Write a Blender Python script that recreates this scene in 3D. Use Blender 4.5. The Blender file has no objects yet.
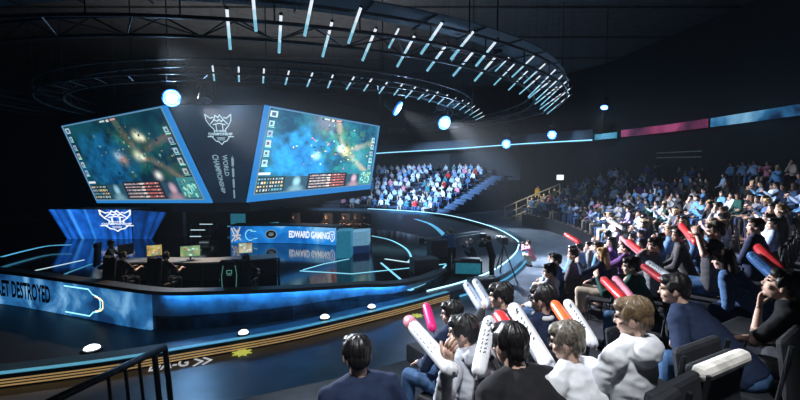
import bpy, bmesh, math, random
import numpy as np
from mathutils import Vector, Matrix, Quaternion, noise as mnoise
random.seed(7)
PI = math.pi
S = bpy.context.scene
COL = S.collection
R_ = math.radians
sin, cos = math.sin, math.cos

# ------------------------------------------------------------------ camera
F, H, PITCH = 430.0, 4.0, math.atan(30 / 430)
cd = bpy.data.cameras.new('camera'); cam = bpy.data.objects.new('camera', cd); COL.objects.link(cam)
cd.sensor_width = 36; cd.lens = F / 800 * 36; cd.clip_start = .05; cd.clip_end = 300
cam.location = (0, 0, H); cam.rotation_euler = (PI / 2 - PITCH, 0, 0)
S.camera = cam

def ray(x, y):
    u = (x - 400) / F; v = (200 - y) / F
    return Vector((u, cos(PITCH) + v * sin(PITCH), v * cos(PITCH) - sin(PITCH)))
def onz(x, y, z):                      # where a line of sight meets the level z
    d = ray(x, y); return Vector((0, 0, H)) + d * ((z - H) / d.z)
def atd(x, y, dist):                   # point on a line of sight at a ground distance
    d = ray(x, y); return Vector((0, 0, H)) + d * (dist / d.y)

# ------------------------------------------------------------------ materials
MATS = {}
def mat(name, col, rough=.6, metal=0, emit=None, es=0, var=.25, scale=12, spec=.5, bump=0, coat=0):
    if name in MATS: return MATS[name]
    m = bpy.data.materials.new(name); m.use_nodes = True
    nt = m.node_tree; b = nt.nodes['Principled BSDF']
    b.inputs['Roughness'].default_value = rough; b.inputs['Metallic'].default_value = metal
    b.inputs['Specular IOR Level'].default_value = spec
    if coat: b.inputs['Coat Weight'].default_value = coat; b.inputs['Coat Roughness'].default_value = .08
    tc = nt.nodes.new('ShaderNodeTexCoord'); n = nt.nodes.new('ShaderNodeTexNoise')
    n.inputs['Scale'].default_value = scale; n.inputs['Detail'].default_value = 3
    nt.links.new(tc.outputs['Object'], n.inputs['Vector'])
    rp = nt.nodes.new('ShaderNodeValToRGB')
    lo = [max(0, c * (1 - var)) for c in col[:3]] + [1]; hi = [min(1, c * (1 + var)) for c in col[:3]] + [1]
    rp.color_ramp.elements[0].position = .3; rp.color_ramp.elements[1].position = .7
    rp.color_ramp.elements[0].color = lo; rp.color_ramp.elements[1].color = hi
    nt.links.new(n.outputs['Fac'], rp.inputs['Fac']); nt.links.new(rp.outputs['Color'], b.inputs['Base Color'])
    if bump:
        bp = nt.nodes.new('ShaderNodeBump'); bp.inputs['Strength'].default_value = bump; bp.inputs['Distance'].default_value = .02
        nt.links.new(n.outputs['Fac'], bp.inputs['Height']); nt.links.new(bp.outputs['Normal'], b.inputs['Normal'])
    if emit:
        b.inputs['Emission Color'].default_value = (*emit, 1); b.inputs['Emission Strength'].default_value = es
    MATS[name] = m; return m

def led_mat(name, strength, attr='led'):     # a screen that shows the colours stored on its pixels
    m = bpy.data.materials.new(name); m.use_nodes = True; nt = m.node_tree
    b = nt.nodes['Principled BSDF']; b.inputs['Base Color'].default_value = (.01, .012, .016, 1); b.inputs['Roughness'].default_value = .45
    a = nt.nodes.new('ShaderNodeVertexColor'); a.layer_name = attr
    nt.links.new(a.outputs['Color'], b.inputs['Emission Color']); b.inputs['Emission Strength'].default_value = strength
    return m

def cloud_led(name, c0, c1, c2, scale, es, lo=.35, mid=.55, hi=.75):     # LED wall with drifting clouds
    m = bpy.data.materials.new(name); m.use_nodes = True; nt = m.node_tree
    b = nt.nodes['Principled BSDF']; b.inputs['Base Color'].default_value = (.01, .012, .02, 1); b.inputs['Roughness'].default_value = .35
    tc = nt.nodes.new('ShaderNodeTexCoord'); n = nt.nodes.new('ShaderNodeTexNoise'); n.inputs['Scale'].default_value = scale
    n.inputs['Detail'].default_value = 5; n.inputs['Distortion'].default_value = .6
    nt.links.new(tc.outputs['Object'], n.inputs['Vector'])
    rp = nt.nodes.new('ShaderNodeValToRGB'); e = rp.color_ramp.elements
    e[0].position = lo; e[0].color = (*c0, 1); e[1].position = hi; e[1].color = (*c2, 1)
    k = e.new(mid); k.color = (*c1, 1)
    nt.links.new(n.outputs['Fac'], rp.inputs['Fac']); nt.links.new(rp.outputs['Color'], b.inputs['Emission Color'])
    b.inputs['Emission Strength'].default_value = es
    return m

BLACK = mat('black_paint', (.012, .013, .016), .5)
STEEL = mat('dark_steel', (.05, .055, .065), .4, .7)
TRUSS = mat('truss_metal', (.04, .05, .065), .45, .3)
GLOSSBLK = mat('gloss_black_floor', (.006, .007, .009), .09, spec=.6, scale=3)
SKINS = [mat('skin_%s' % n, c, .5, var=.08, scale=30) for n, c in (('fair', (.62, .40, .31)), ('mid', (.50, .30, .22)), ('tan', (.38, .22, .15)))]
EYE = mat('eye_dark', (.01, .01, .012), .2); LIP = mat('lip', (.40, .14, .12), .5)
HAIRS = {n: mat('hair_' + n, c, .42, var=.5, scale=60) for n, c in
         (('black', (.012, .011, .012)), ('dark brown', (.035, .022, .016)), ('brown', (.15, .10, .055)), ('blond', (.55, .36, .16)), ('ash grey', (.15, .13, .105)))}
def cloth(n, c): return mat('cloth_' + n.replace(' ', '_'), c, .85, var=.06 if max(c) > .4 else .15, scale=25, spec=.2)
CLOTH = {n: cloth(n, c) for n, c in (
    ('white', (.72, .74, .78)), ('pale blue', (.36, .50, .72)), ('light grey', (.45, .47, .52)), ('sky blue', (.12, .30, .55)),
    ('navy', (.018, .03, .07)), ('black', (.014, .014, .017)), ('charcoal', (.05, .052, .06)), ('denim', (.06, .13, .27)),
    ('red', (.55, .03, .035)), ('pink', (.62, .22, .30)), ('dark green', (.015, .07, .06)), ('teal', (.03, .20, .24)),
    ('yellow', (.70, .48, .06)), ('purple', (.16, .07, .26)), ('lilac', (.40, .33, .58)), ('beige', (.50, .42, .33)), ('grey', (.17, .18, .20)))}
PLASTIC = mat('chair_plastic', (.02, .022, .027), .45); FABRIC = mat('chair_fabric', (.014, .016, .022), .8)

# ------------------------------------------------------------------ object helpers
def link(name, me, m=None, parent=None, kind=None, smooth=False):
    if isinstance(me, bmesh.types.BMesh):
        bm = me; me = bpy.data.meshes.new(name); bm.normal_update(); bm.to_mesh(me); bm.free()
    o = bpy.data.objects.new(name, me); COL.objects.link(o)
    if m is not None:
        for k in (m if isinstance(m, (list, tuple)) else [m]): me.materials.append(k)
    if parent: o.parent = parent
    if kind: o['kind'] = kind
    if smooth: me.shade_smooth()
    return o
def tag(o, label, cat, group=None):
    o['label'] = label; o['category'] = cat
    if group: o['group'] = group
    return o
def thing(name, label, cat, loc=(0, 0, 0), rz=0, group=None):
    o = bpy.data.objects.new(name, None); COL.objects.link(o); o.location = loc; o.rotation_euler = (0, 0, rz)
    o.empty_display_size = .2
    return tag(o, label, cat, group)
def dup(o, parent=None):
    c = o.copy(); COL.objects.link(c)
    if parent: c.parent = parent
    for ch in o.children: dup(ch, c)
    return c
def BM(): return bmesh.new()
def box(bm, c, s, rot=None, bev=0):
    M = Matrix.Translation(c) @ (rot.to_4x4() if rot is not None else Matrix()) @ Matrix.Diagonal((*s, 1))
    r = bmesh.ops.create_cube(bm, size=1, matrix=M)
    if bev:
        es = list({e for v in r['verts'] for e in v.link_edges})
        bmesh.ops.bevel(bm, geom=es, offset=bev, segments=2, affect='EDGES', profile=.5)
def frame_of(d):
    d = d.normalized(); a = Vector((0, 0, 1)) if abs(d.z) < .95 else Vector((1, 0, 0))
    x = a.cross(d).normalized(); return x, d.cross(x), d
def tube(bm, pts, rad, n=8, cap=True, closed=False):
    pts = [Vector(p) for p in pts]; N = len(pts)
    rads = rad if isinstance(rad, (list, tuple)) else [rad] * N
    rings = []
    for i, p in enumerate(pts):
        if closed: d = pts[(i + 1) % N] - pts[i - 1]
        else: d = pts[min(i + 1, N - 1)] - pts[max(i - 1, 0)]
        x, y, _ = frame_of(d)
        rings.append([bm.verts.new(p + (x * cos(2 * PI * k / n) + y * sin(2 * PI * k / n)) * rads[i]) for k in range(n)])
    for i in range(N if closed else N - 1):
        a, b = rings[i], rings[(i + 1) % N]
        for k in range(n): bm.faces.new((a[k], a[(k + 1) % n], b[(k + 1) % n], b[k]))
    if cap and not closed:
        bm.faces.new(rings[0][::-1]); bm.faces.new(rings[-1])
def capsule(bm, a, b, ra, rb, n=10):
    a, b = Vector(a), Vector(b); d = (b - a).normalized()
    pts, rs = [], []
    for t in (-.98, -.75, -.4, 0): pts.append(a + d * ra * t); rs.append(ra * math.sqrt(max(0.0004, 1 - t * t)))
    for t in (0, .4, .75, .98): pts.append(b + d * rb * t); rs.append(rb * math.sqrt(max(0.0004, 1 - t * t)))
    x, y, _ = frame_of(d); rings = []
    for p, r in zip(pts, rs): rings.append([bm.verts.new(p + (x * cos(2 * PI * k / n) + y * sin(2 * PI * k / n)) * r) for k in range(n)])
    for A, B in zip(rings, rings[1:]):
        for k in range(n): bm.faces.new((A[k], A[(k + 1) % n], B[(k + 1) % n], B[k]))
    bm.faces.new(rings[0][::-1]); bm.faces.new(rings[-1])
def ell(bm, c, r, rot=None, u=14, v=9):
    M = Matrix.Translation(c) @ (rot.to_4x4() if rot is not None else Matrix()) @ Matrix.Diagonal((*r, 1))
    bmesh.ops.create_uvsphere(bm, u_segments=u, v_segments=v, radius=1, matrix=M)
def lathe(bm, prof, M=Matrix(), n=20):
    rings = [[bm.verts.new(M @ Vector((r * cos(2 * PI * k / n), r * sin(2 * PI * k / n), z))) for k in range(n)] for r, z in prof]
    for A, B in zip(rings, rings[1:]):
        for k in range(n): bm.faces.new((A[k], A[(k + 1) % n], B[(k + 1) % n], B[k]))
    bm.faces.new(rings[0][::-1]); bm.faces.new(rings[-1])
def spline(pts, sub=8, closed=False):
    P = [Vector(p) for p in pts]; out = []; N = len(P)
    for i in range(N if closed else N - 1):
        g = lambda j: P[j % N] if closed else P[max(0, min(N - 1, j))]
        a, b, c, d = g(i - 1), g(i), g(i + 1), g(i + 2)
        for k in range(sub):
            t = k / sub
            out.append(.5 * ((2 * b) + (c - a) * t + (2 * a - 5 * b + 4 * c - d) * t * t + (3 * b - a - 3 * c + d) * t ** 3))
    if not closed: out.append(P[-1])
    return out
def sweep(bm, path, prof, mi=None):
    """a closed cross-section (list of (outward, up)) carried along a plan path; outward = right of travel"""
    rings = []
    for i, p in enumerate(path):
        d = path[min(i + 1, len(path) - 1)] - path[max(i - 1, 0)]; nrm = Vector((d.y, -d.x, 0)).normalized()
        rings.append([bm.verts.new(Vector((p.x, p.y, 0)) + nrm * a + Vector((0, 0, (p.z if len(p) > 2 else 0) + z))) for a, z in prof])
    n = len(prof)
    for A, B in zip(rings, rings[1:]):
        for k in range(n):
            f = bm.faces.new((A[k], B[k], B[(k + 1) % n], A[(k + 1) % n]))
            if mi: f.material_index = mi[k]
    bm.faces.new(rings[0]); bm.faces.new(rings[-1][::-1])
def prism(bm, poly, z0, z1):
    a = [bm.verts.new((p[0], p[1], z0)) for p in poly]; b = [bm.verts.new((p[0], p[1], z1)) for p in poly]; n = len(poly)
    bm.faces.new(a[::-1]); bm.faces.new(b)
    for k in range(n): bm.faces.new((a[k], a[(k + 1) % n], b[(k + 1) % n], b[k]))

_tc = {}
def text2d(s, height=1.0, bold=.02, cx=1.0):
    """letters as flat polygons: (verts 2d, faces, width), cap height = height, starting at 0,0"""
    key = (s, bold)
    if key not in _tc:
        cu = bpy.data.curves.new('t', 'FONT'); cu.body = s; cu.size = 1; cu.offset = bold; cu.resolution_u = 3
        o = bpy.data.objects.new('t', cu); COL.objects.link(o); bpy.context.view_layer.update()
        me = o.to_mesh(); v = [(p.co.x, p.co.y) for p in me.vertices]; f = [tuple(q.vertices) for q in me.polygons]
        o.to_mesh_clear(); bpy.data.objects.remove(o); bpy.data.curves.remove(cu)
        x0 = min(p[0] for p in v); y0 = min(p[1] for p in v); h = max(p[1] for p in v) - y0
        _tc[key] = ([((x - x0) / h, (y - y0) / h) for x, y in v], f)
    v, f = _tc[key]
    v = [(x * height * cx, y * height) for x, y in v]
    return v, f, max(p[0] for p in v)
def put(bm, v, f, fn, mi=0):
    vs = [bm.verts.new(fn(*p)) for p in v]
    for q in f:
        try: bm.faces.new([vs[i] for i in q]).material_index = mi
        except ValueError: pass
def strokes(bm, lines, w, fn, mi=0):
    """thin flat bars along 2d polylines, mapped onto a surface by fn(u, v)"""
    for L in lines:
        for (a, b), (c, d) in zip(L, L[1:]):
            l = math.hypot(c - a, d - b) or 1; nx, ny = -(d - b) / l * w / 2, (c - a) / l * w / 2; ex, ey = (c - a) / l * w / 3, (d - b) / l * w / 3
            put(bm, [(a - ex + nx, b - ey + ny), (a - ex - nx, b - ey - ny), (c + ex - nx, d + ey - ny), (c + ex + nx, d + ey + ny)], [(0, 1, 2, 3)], fn, mi)
def rect2(bm, x0, y0, x1, y1, fn, mi=0): put(bm, [(x0, y0), (x1, y0), (x1, y1), (x0, y1)], [(0, 1, 2, 3)], fn, mi)

class Quad:
    """a flat panel by its corners tl, tr, br, bl; local units are metres from the lower left"""
    def __init__(s, tl, tr, br, bl):
        s.c = [Vector(p) for p in (tl, tr, br, bl)]
        s.n = (s.c[1] - s.c[3]).cross(s.c[0] - s.c[2]).normalized()
        s.W = ((s.c[1] - s.c[0]).length + (s.c[2] - s.c[3]).length) / 2; s.Hh = ((s.c[0] - s.c[3]).length + (s.c[1] - s.c[2]).length) / 2
        if s.n.dot(Vector((0, 0, H)) - s.c[0]) < 0: s.n = -s.n
    def at(s, u, v, off=0):
        tl, tr, br, bl = s.c
        return (bl * (1 - u) + br * u) * (1 - v) + (tl * (1 - u) + tr * u) * v + s.n * off
    def slab(s, bm, u0, v0, u1, v1, f, b):
        A = [bm.verts.new(s.at(u, v, f)) for u, v in ((u0, v0), (u1, v0), (u1, v1), (u0, v1))]
        B = [bm.verts.new(s.at(u, v, b)) for u, v in ((u0, v0), (u1, v0), (u1, v1), (u0, v1))]
        bm.faces.new(A); bm.faces.new(B[::-1])
        for k in range(4): bm.faces.new((A[k], B[k], B[(k + 1) % 4], A[(k + 1) % 4]))
def planar4(tl, tr, bl, br_px):
    """fourth corner of a flat panel: the line of sight through br_px met with the plane of the other three"""
    n = (tr - tl).cross(bl - tl); d = ray(*br_px); o = Vector((0, 0, H))
    return o + d * ((tl - o).dot(n) / d.dot(n))
def pixel_panel(name, q, u0, v0, u1, v1, img, m, parent, off=.01):
    h, w, _ = img.shape
    us = np.linspace(u0, u1, w + 1); vs = np.linspace(v1, v0, h + 1)
    tl, tr, br, bl = [np.array(c) for c in q.c]
    U, V = np.meshgrid(us, vs); U = U[..., None]; V = V[..., None]
    P = (bl * (1 - U) + br * U) * (1 - V) + (tl * (1 - U) + tr * U) * V + np.array(q.n) * off
    me = bpy.data.meshes.new(name); idx = np.arange((h + 1) * (w + 1)).reshape(h + 1, w + 1)
    fc = np.stack([idx[1:, :-1], idx[1:, 1:], idx[:-1, 1:], idx[:-1, :-1]], -1).reshape(-1, 4)
    me.from_pydata(P.reshape(-1, 3).tolist(), [], fc.tolist())
    at = me.color_attributes.new('led', 'FLOAT_COLOR', 'CORNER')
    c = np.concatenate([img.reshape(-1, 3), np.ones((h * w, 1))], 1).repeat(4, 0).astype(np.float32)
    at.data.foreach_set('color', c.ravel())
    return link(name, me, m, parent)
def ordw(n):
    w = 'first second third fourth fifth sixth seventh eighth ninth tenth eleventh twelfth thirteenth fourteenth fifteenth sixteenth seventeenth eighteenth nineteenth'.split()
    if n <= 19: return w[n - 1]
    t = {2: 'twenty', 3: 'thirty', 4: 'forty', 5: 'fifty', 6: 'sixty'}[n // 10]; q = {2: 'twentieth', 3: 'thirtieth', 4: 'fortieth', 5: 'fiftieth', 6: 'sixtieth'}[n // 10]
    return q if n % 10 == 0 else t + '-' + w[n % 10 - 1]
# ------------------------------------------------------------------ setting
CX, CY = -10.9, 25.5                                     # the middle of the arena bowl
def polar(R, az, z=0): return Vector((CX + R * sin(R_(az)), CY + R * cos(R_(az)), z))
def azr(p): return math.degrees(math.atan2(p.x - CX, p.y - CY)), math.hypot(p.x - CX, p.y - CY)

FLOORM = mat('arena_floor', (.10, .12, .155), .32, scale=1.3, var=.35, spec=.5)
WALLM = mat('arena_wall', (.010, .011, .014), .7, scale=2)
CEILM = mat('arena_ceiling', (.06, .06, .062), .8, scale=2)
TIERM = mat('tier_carpet', (.03, .036, .05), .75, scale=5, var=.4)
STAIRM = mat('stair_edge', (.05, .09, .16), .6)
bm = BM(); box(bm, (-7, 22, -.1), (60, 66, .2)); link('floor', bm, FLOORM, kind='structure')
bm = BM(); box(bm, (-7, 22, 13.1), (60, 66, .2))
for k in range(12): box(bm, (-7, -8 + k * 5.4, 12.95), (58, .10, .12))
link('ceiling', bm, CEILM, kind='structure')
wpts = [(-1.3, 54.2), (6, 52.2), (12.9, 46.2), (17.4, 37.2), (17.9, 32.8), (18.7, 25.2), (19.4, 19.8), (20.2, 8), (20.5, -9)]
def wallstrip(name, pts, z0, z1, th, m):
    b = BM()
    for (a, c), (d, e) in zip(pts, pts[1:]):
        A, B = Vector((a, c, 0)), Vector((d, e, 0)); n = (B - A).normalized(); n = Vector((-n.y, n.x, 0)) * th
        prism(b, [A, B, B + n, A + n], z0, z1)
    return link(name, b, m, kind='structure')
wallstrip('wall_right', wpts, 0, 13, .3, WALLM)
wallstrip('wall_back', [(-34, 54.4), (-1.3, 54.2)], 0, 13, .3, WALLM)
wallstrip('wall_left', [(-34, -9), (-34, 54.4)], 0, 13, .3, WALLM)

def tiers(name, rows, az0, az1, step=2.0, stairs=()):
    """stepped seating: rows = [(radius, half depth, height)]"""
    b = BM(); n = max(2, int((az1 - az0) / step)); A = [az0 + (az1 - az0) * i / n for i in range(n + 1)]
    for R, hd, z in rows:
        for a, c in zip(A, A[1:]): prism(b, [polar(R - hd, a), polar(R - hd, c), polar(R + hd, c), polar(R + hd, a)][::-1], 0, z)
    o = link(name, b, TIERM, kind='structure'); return o
B1 = [(21.3 + .95 * k, .475, .75 + .30 * k) for k in range(9)]
B2 = [(21.3 + .95 * k, .475, .45 + .33 * k) for k in range(8)]
FAR = [(18.9 + 1.1 * k, .55, .05 + .42 * k) for k in range(9)]
tiers('floor_tier_right', B1, 73, 148)
tiers('floor_tier_near', B2, 148.05, 178)
tiers('floor_tier_far', FAR, 8, 50.5)
def steps(name, rows, az, w, extra=True):
    b = BM()
    for i, (R, hd, z) in enumerate(rows):
        pz = rows[i - 1][2] if i else 0
        for h in (0, 1):
            zz = pz + (z - pz) * (.5 if h == 0 else 1) + .012; r0 = R - hd - (.3 if h == 0 else 0); r1 = R - hd + (.0 if h == 0 else .22)
            da = math.degrees(w / 2 / R); prism(b, [polar(r0, az - da), polar(r0, az + da), polar(r1, az + da), polar(r1, az - da)][::-1], max(0, pz - .05), zz)
    return link(name, b, STAIRM, kind='structure')
steps('floor_stair_far', FAR, 33.6, 1.5); steps('floor_stair_side', FAR, 49.3, 1.6); steps('floor_stair_right', B1, 108, 1.1)

# low dark front wall of each stand
bm = BM(); sweep(bm, [polar(20.8, a) for a in np.linspace(73, 148, 40)][::-1], [(0, 0), (.05, 0), (.05, .72), (0, .72)]); 
link('trim_1', bm, BLACK, kind='structure')

# ------------------------------------------------------------------ stage
pxrim = [(80, 378), (200, 358), (282, 343), (330, 332), (402, 314), (440, 303), (477, 292), (505, 280), (522, 266), (529, 254), (524, 243), (492, 228), (440, 216), (370, 211)]
rim = [Vector((-13.5, 6.2, 0)), Vector((-9.6, 7.0, 0))] + [onz(x, y, 0) for x, y in pxrim] + [Vector((-9, 43.2, 0)), Vector((-16, 44, 0))]
RIM = spline(rim, 8)
PIT = mat('pit_floor', (.006, .007, .009), .45, scale=2, spec=.35)
cen = Vector((-10, 24, 0))
bm = BM()
poly = [p for p in RIM] + [Vector((-27, 36, 0)), Vector((-30, 24, 0)), Vector((-26, 12, 0))]
prism(bm, poly, 0, .03); link('floor_pit', bm, PIT, kind='structure')
CURB = mat('curb_blue', (.03, .07, .11), .3, scale=4)
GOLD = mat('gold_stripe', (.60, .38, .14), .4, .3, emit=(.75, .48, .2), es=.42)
CYAN = mat('led_cyan', (.1, .3, .4), .4, emit=(.42, .82, 1.0), es=2.4)
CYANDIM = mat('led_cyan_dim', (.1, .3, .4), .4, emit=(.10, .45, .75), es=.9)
CYANLOW = mat('led_cyan_low', (.1, .3, .4), .4, emit=(.10, .45, .66), es=.55)
t = thing('stage_curb', 'low curved curb with glowing edge running round the stage pit', 'curb')
bm = BM(); sweep(bm, RIM, [(-.55, .0), (-.55, .25), (0, .25), (0, 0)][::-1]); link('curb', bm, CURB, t)
nl = 8 * 7
bm = BM()
for z in (.03, .085, .14): sweep(bm, RIM[:nl + 3], [(.006, z), (.006, z + .028), (.0, z + .028), (.0, z)][::-1])
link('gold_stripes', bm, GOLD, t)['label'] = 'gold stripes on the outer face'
bm = BM(); sweep(bm, RIM[:nl + 3], [(-.16, .25), (-.16, .258), (-.02, .258), (-.02, .25)][::-1]); link('blue_sheen_strip', bm, CYANLOW, t)  # glowing strip imitating the blue reflection on the curb top
bm = BM(); tube(bm, [p + Vector((0, 0, .26)) + (cen - p).normalized() * .52 for p in RIM[nl:] if p.y < 30 or p.x > -3.2], .026, 6); link('inner_light_line', bm, CYAN, t)
bm = BM(); tube(bm, [p + Vector((0, 0, .05)) - (cen - p).normalized() * .03 for p in RIM[nl + 4:] if p.y < 30 or p.x > -3.2], .03, 6); link('outer_light_line', bm, CYANDIM, t)

# raised stage and its parapet
ptop = [(-60, 268, 1.04), (0, 270, 1.04), (75, 279.5, 1.04), (152, 290, 1.04), (200, 291, 1.0), (282, 288.5, .9), (360, 284, .75), (395, 283, .7)]
PAR = [onz(x, y, z) for x, y, z in ptop] + [Vector((.8, 13.4, .62)), Vector((1.5, 14.8, .55))]
PAR = spline(PAR, 8)
DECK = .4
deckpoly = [(p.x, p.y) for p in PAR] + [(2.2, 16.8), (2.4, 19), (1.8, 22), (0, 25), (-5, 28.5), (-14, 30), (-23, 28), (-25, 20), (-20, 13.5)]
bm = BM(); prism(bm, deckpoly, .03, DECK); link('floor_stage', bm, GLOSSBLK, kind='structure')
PARM = mat('parapet_gloss', (.07, .17, .25), .5, scale=2.2, var=.7)
t = thing('stage_parapet', 'long dark glossy stage front with a blue light strip under its lip', 'stage front')
def par_sweep(path, prof, m, name, parent, zmode):
    b = BM(); rings = []
    for i, p in enumerate(path):
        d = path[min(i + 1, len(path) - 1)] - path[max(i - 1, 0)]; nrm = Vector((d.y, -d.x, 0)).normalized()
        rings.append([b.verts.new(Vector((p.x, p.y, 0)) + nrm * a + Vector((0, 0, p.z + z if z <= .05 and zm else z))) for (a, z), zm in zip(prof, zmode)])
    n = len(prof)
    for A, B in zip(rings, rings[1:]):
        for k in range(n): b.faces.new((A[k], B[k], B[(k + 1) % n], A[(k + 1) % n]))
    b.faces.new(rings[0]); b.faces.new(rings[-1][::-1])
    bmesh.ops.recalc_face_normals(b, faces=b.faces)
    return link(name, b, m, parent)
par_sweep(PAR, [(-.12, 0.03), (-.12, 0), (0, 0), (0, 0.03)], PARM, 'front_panel', t, [0, 1, 1, 0])
par_sweep(PAR, [(-.2, -.015), (-.2, .03), (.15, .03), (.15, -.065), (.135, -.065), (.135, -.015)], BLACK, 'lip', t, [1] * 6)
LEDBLUE = mat('led_blue_strip', (.1, .2, .4), .4, emit=(.08, .42, 1.0), es=60)
par_sweep(PAR[26:-14], [(.085, -.04), (.085, -.016), (.125, -.016), (.125, -.04)], LEDBLUE, 'light_strip', t, [1] * 4)

# the curved LED banner on the left of the stage front
BAN = PAR[4:25]
arc = [0.0]
for a, b in zip(BAN, BAN[1:]): arc.append(arc[-1] + (b - a).to_2d().length)
def on_ban(s, z, off=.09):
    s = max(0, min(arc[-1] - 1e-4, s)); i = max(k for k in range(len(arc)) if arc[k] <= s); i = min(i, len(BAN) - 2)
    f_ = (s - arc[i]) / (arc[i + 1] - arc[i]); a, b = BAN[i], BAN[i + 1]; d = b - a; n = Vector((d.y, -d.x, 0)).normalized()
    p = a.lerp(b, f_); return Vector((p.x, p.y, 0)) + n * off + Vector((0, 0, z))
t = thing('led_banner', 'curved blue LED banner with dark capital lettering on the stage front', 'LED banner')
b = BM(); sweep(b, [Vector((p.x, p.y, 0)) for p in BAN], [(.01, .05), (.01, 1.03), (.08, 1.03), (.08, .05)][::-1])
bmesh.ops.recalc_face_normals(b, faces=b.faces)
link('display', b, cloud_led('banner_clouds', (.005, .03, .10), (.02, .13, .33), (.22, .50, .78), 1.1, 1.15, .36, .54, .74), t)
b = BM(); L = arc[-1]
s0 = None
for i in range(len(arc)):
    pass
v, f, w = text2d('TURRET DESTROYED', .50, .035, .48)
def px_s(px):   # arc length where the banner crosses an image column
    best = min(range(1000), key=lambda k: abs((lambda P: 400 + F * P.x / (P.y * cos(PITCH) - (P.z - H) * sin(PITCH)))(on_ban(L * k / 999, .6)) - px)); return L * best / 999
sE = px_s(50)
put(b, v, f, lambda x, y: on_ban(sE - w + x, .29 + y, .088))
link('lettering', b, mat('banner_letters', (.01, .02, .04), .5), t)
b = BM(); s1, s2 = px_s(62), px_s(100)
br = lambda e: [[(s1 + .1 + e, .86 - e * .6), (s2 - .45 + e, .86 - e * .6), (s2 - .3 + e, .74 - e * .4), (s2 - .1 + e, .70 - e * .4), (s2 + e, .6), (s2 + e, .42), (s2 - .1 + e, .3 + e * .4), (s2 - .3 + e, .26 + e * .4), (s2 - .45 + e, .14 + e * .6), (s1 + .1 + e, .14 + e * .6)]]
strokes(b, br(0), .035, lambda x, y: on_ban(x, y, .088)); link('bracket', b, mat('led_cyan_pale', (.1, .3, .4), .4, emit=(.3, .8, 1), es=1.6), t)
b = BM(); strokes(b, [br(.1)[0][2:8]], .04, lambda x, y: on_ban(x, y, .089)); link('gold_bracket', b, mat('led_gold', (.3, .2, .1), .4, emit=(1, .8, .45), es=1.6), t)

# glowing lines let into the stage floor
LINEM = mat('floor_led_line', (.1, .3, .4), .4, emit=(.25, .7, .9), es=1.1); LINEW = mat('floor_led_white', (.3, .4, .4), .4, emit=(.6, .85, .95), es=1.0)
def floor_line(pts, z, w, m, lab, sm=False):
    P = [onz(x, y, z) for x, y in pts]
    if sm: P = spline(P, 6)
    b = BM(); sweep(b, [Vector((p.x, p.y, z)) for p in P], [(-w / 2, 0), (-w / 2, .012), (w / 2, .012), (w / 2, 0)][::-1])
    bmesh.ops.recalc_face_normals(b, faces=b.faces)
    tag(link('floor_light_line', b, m), lab, 'light line', 'glowing lines in the stage floor')
zd = DECK
floor_line([(372, 236), (390, 240), (405, 248), (411, 257), (408, 262)], zd, .09, LINEM, 'thin curved light line on the stage floor beside the pale blue desk end', True)
floor_line([(381, 263), (413, 290)], zd, .08, LINEM, 'straight light line slanting down to a bright point on the stage floor')
floor_line([(386, 287), (412, 290.5)], zd, .08, LINEM, 'short light line meeting the slanting line at its lower end')
floor_line([(300, 271), (352, 274), (410, 268), (446, 264)], zd, .07, LINEM, 'long thin light line crossing the stage floor below the teal desk block')
floor_line([(446, 265), (436, 276), (424, 284), (411, 289)], zd, .07, LINEM, 'curved light line closing the stage corner beside the black equipment', True)
floor_line([(303, 270), (324, 264), (349, 259)], zd, .06, LINEM, 'faint light line running from the black table to the teal block')
floor_line([(385, 259), (405, 262), (432, 265)], zd, .10, LINEW, 'white light line on the floor at the end of the curved line')
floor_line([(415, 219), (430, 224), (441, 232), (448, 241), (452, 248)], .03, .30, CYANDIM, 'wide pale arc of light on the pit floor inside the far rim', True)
floor_line([(20, 274), (52, 267), (84, 260)], zd, .07, LINEW, 'thin white floor line at the left end of the stage')
floor_line([(50, 281), (70, 272), (92, 264)], zd, .08, CYANLOW, 'bluish floor line leading to the players on the left')
floor_line([(2, 257), (25, 251), (49, 246), (71, 245)], .6, .16, CYANDIM, 'blue light line along the back edge of the left stage', True)

# round lamps and emissive star markers on the floor
LAMP = mat('floor_lamp_glow', (.9, .9, .9), .4, emit=(.95, .97, 1), es=4)
for x, y, r, lab in ((92, 349, .17, 'round white floor lamp under the blue lettered banner'), (242, 336, .115, 'round white floor lamp above the yellow star'),
                     (322, 328, .12, 'round white floor lamp near the middle of the gold striped curb'), (372, 309, .11, 'round white floor lamp where the stage front turns away')):
    p = onz(x, y, .05); p.z = .03
    if x > 100:      # these stand on the curb
        g = [(q - (Vector((b_.y - a_.y, a_.x - b_.x, 0))).normalized() * .28) for a_, q, b_ in zip(RIM, RIM[1:], RIM[2:])]
        p = min(g, key=lambda q: abs(400 + F * q.x / (q.y * cos(PITCH) + (H - .25) * sin(PITCH)) - x) + (50 if q.y > 20 else 0)); p.z = .255
    t = thing('floor_lamp', lab, 'lamp', p, group='round lamps at the foot of the stage')
    b = BM(); lathe(b, [(r * 1.25, 0), (r * 1.25, .03), (r, .04), (r * .9, .04)]); hs = link('housing', b, STEEL, t)
    b = BM(); lathe(b, [(r * .95, .035), (r * .85, .07), (r * .5, .10), (r * .1, .11)]); link('lens', b, LAMP, hs, smooth=True)
STAR = mat('star_yellow', (.75, .8, .1), .5, emit=(.8, .85, .15), es=.5)
for x, y, r, lab in ((242, 353, .22, 'yellow star marker on the floor below the round lamp'), (417, 316, .18, 'yellow star marker on the floor beside the magenta stick')):
    p = onz(x, y, 0); b = BM(); pl = []
    for k in range(16): a = 2 * PI * k / 16; rr = r if k % 2 == 0 else r * .55; pl.append((p.x + rr * cos(a), p.y + rr * sin(a)))
    prism(b, pl, .002, .02); tag(link('star_marker', b, STAR), lab, 'floor marker', 'yellow stars on the floor')
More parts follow.
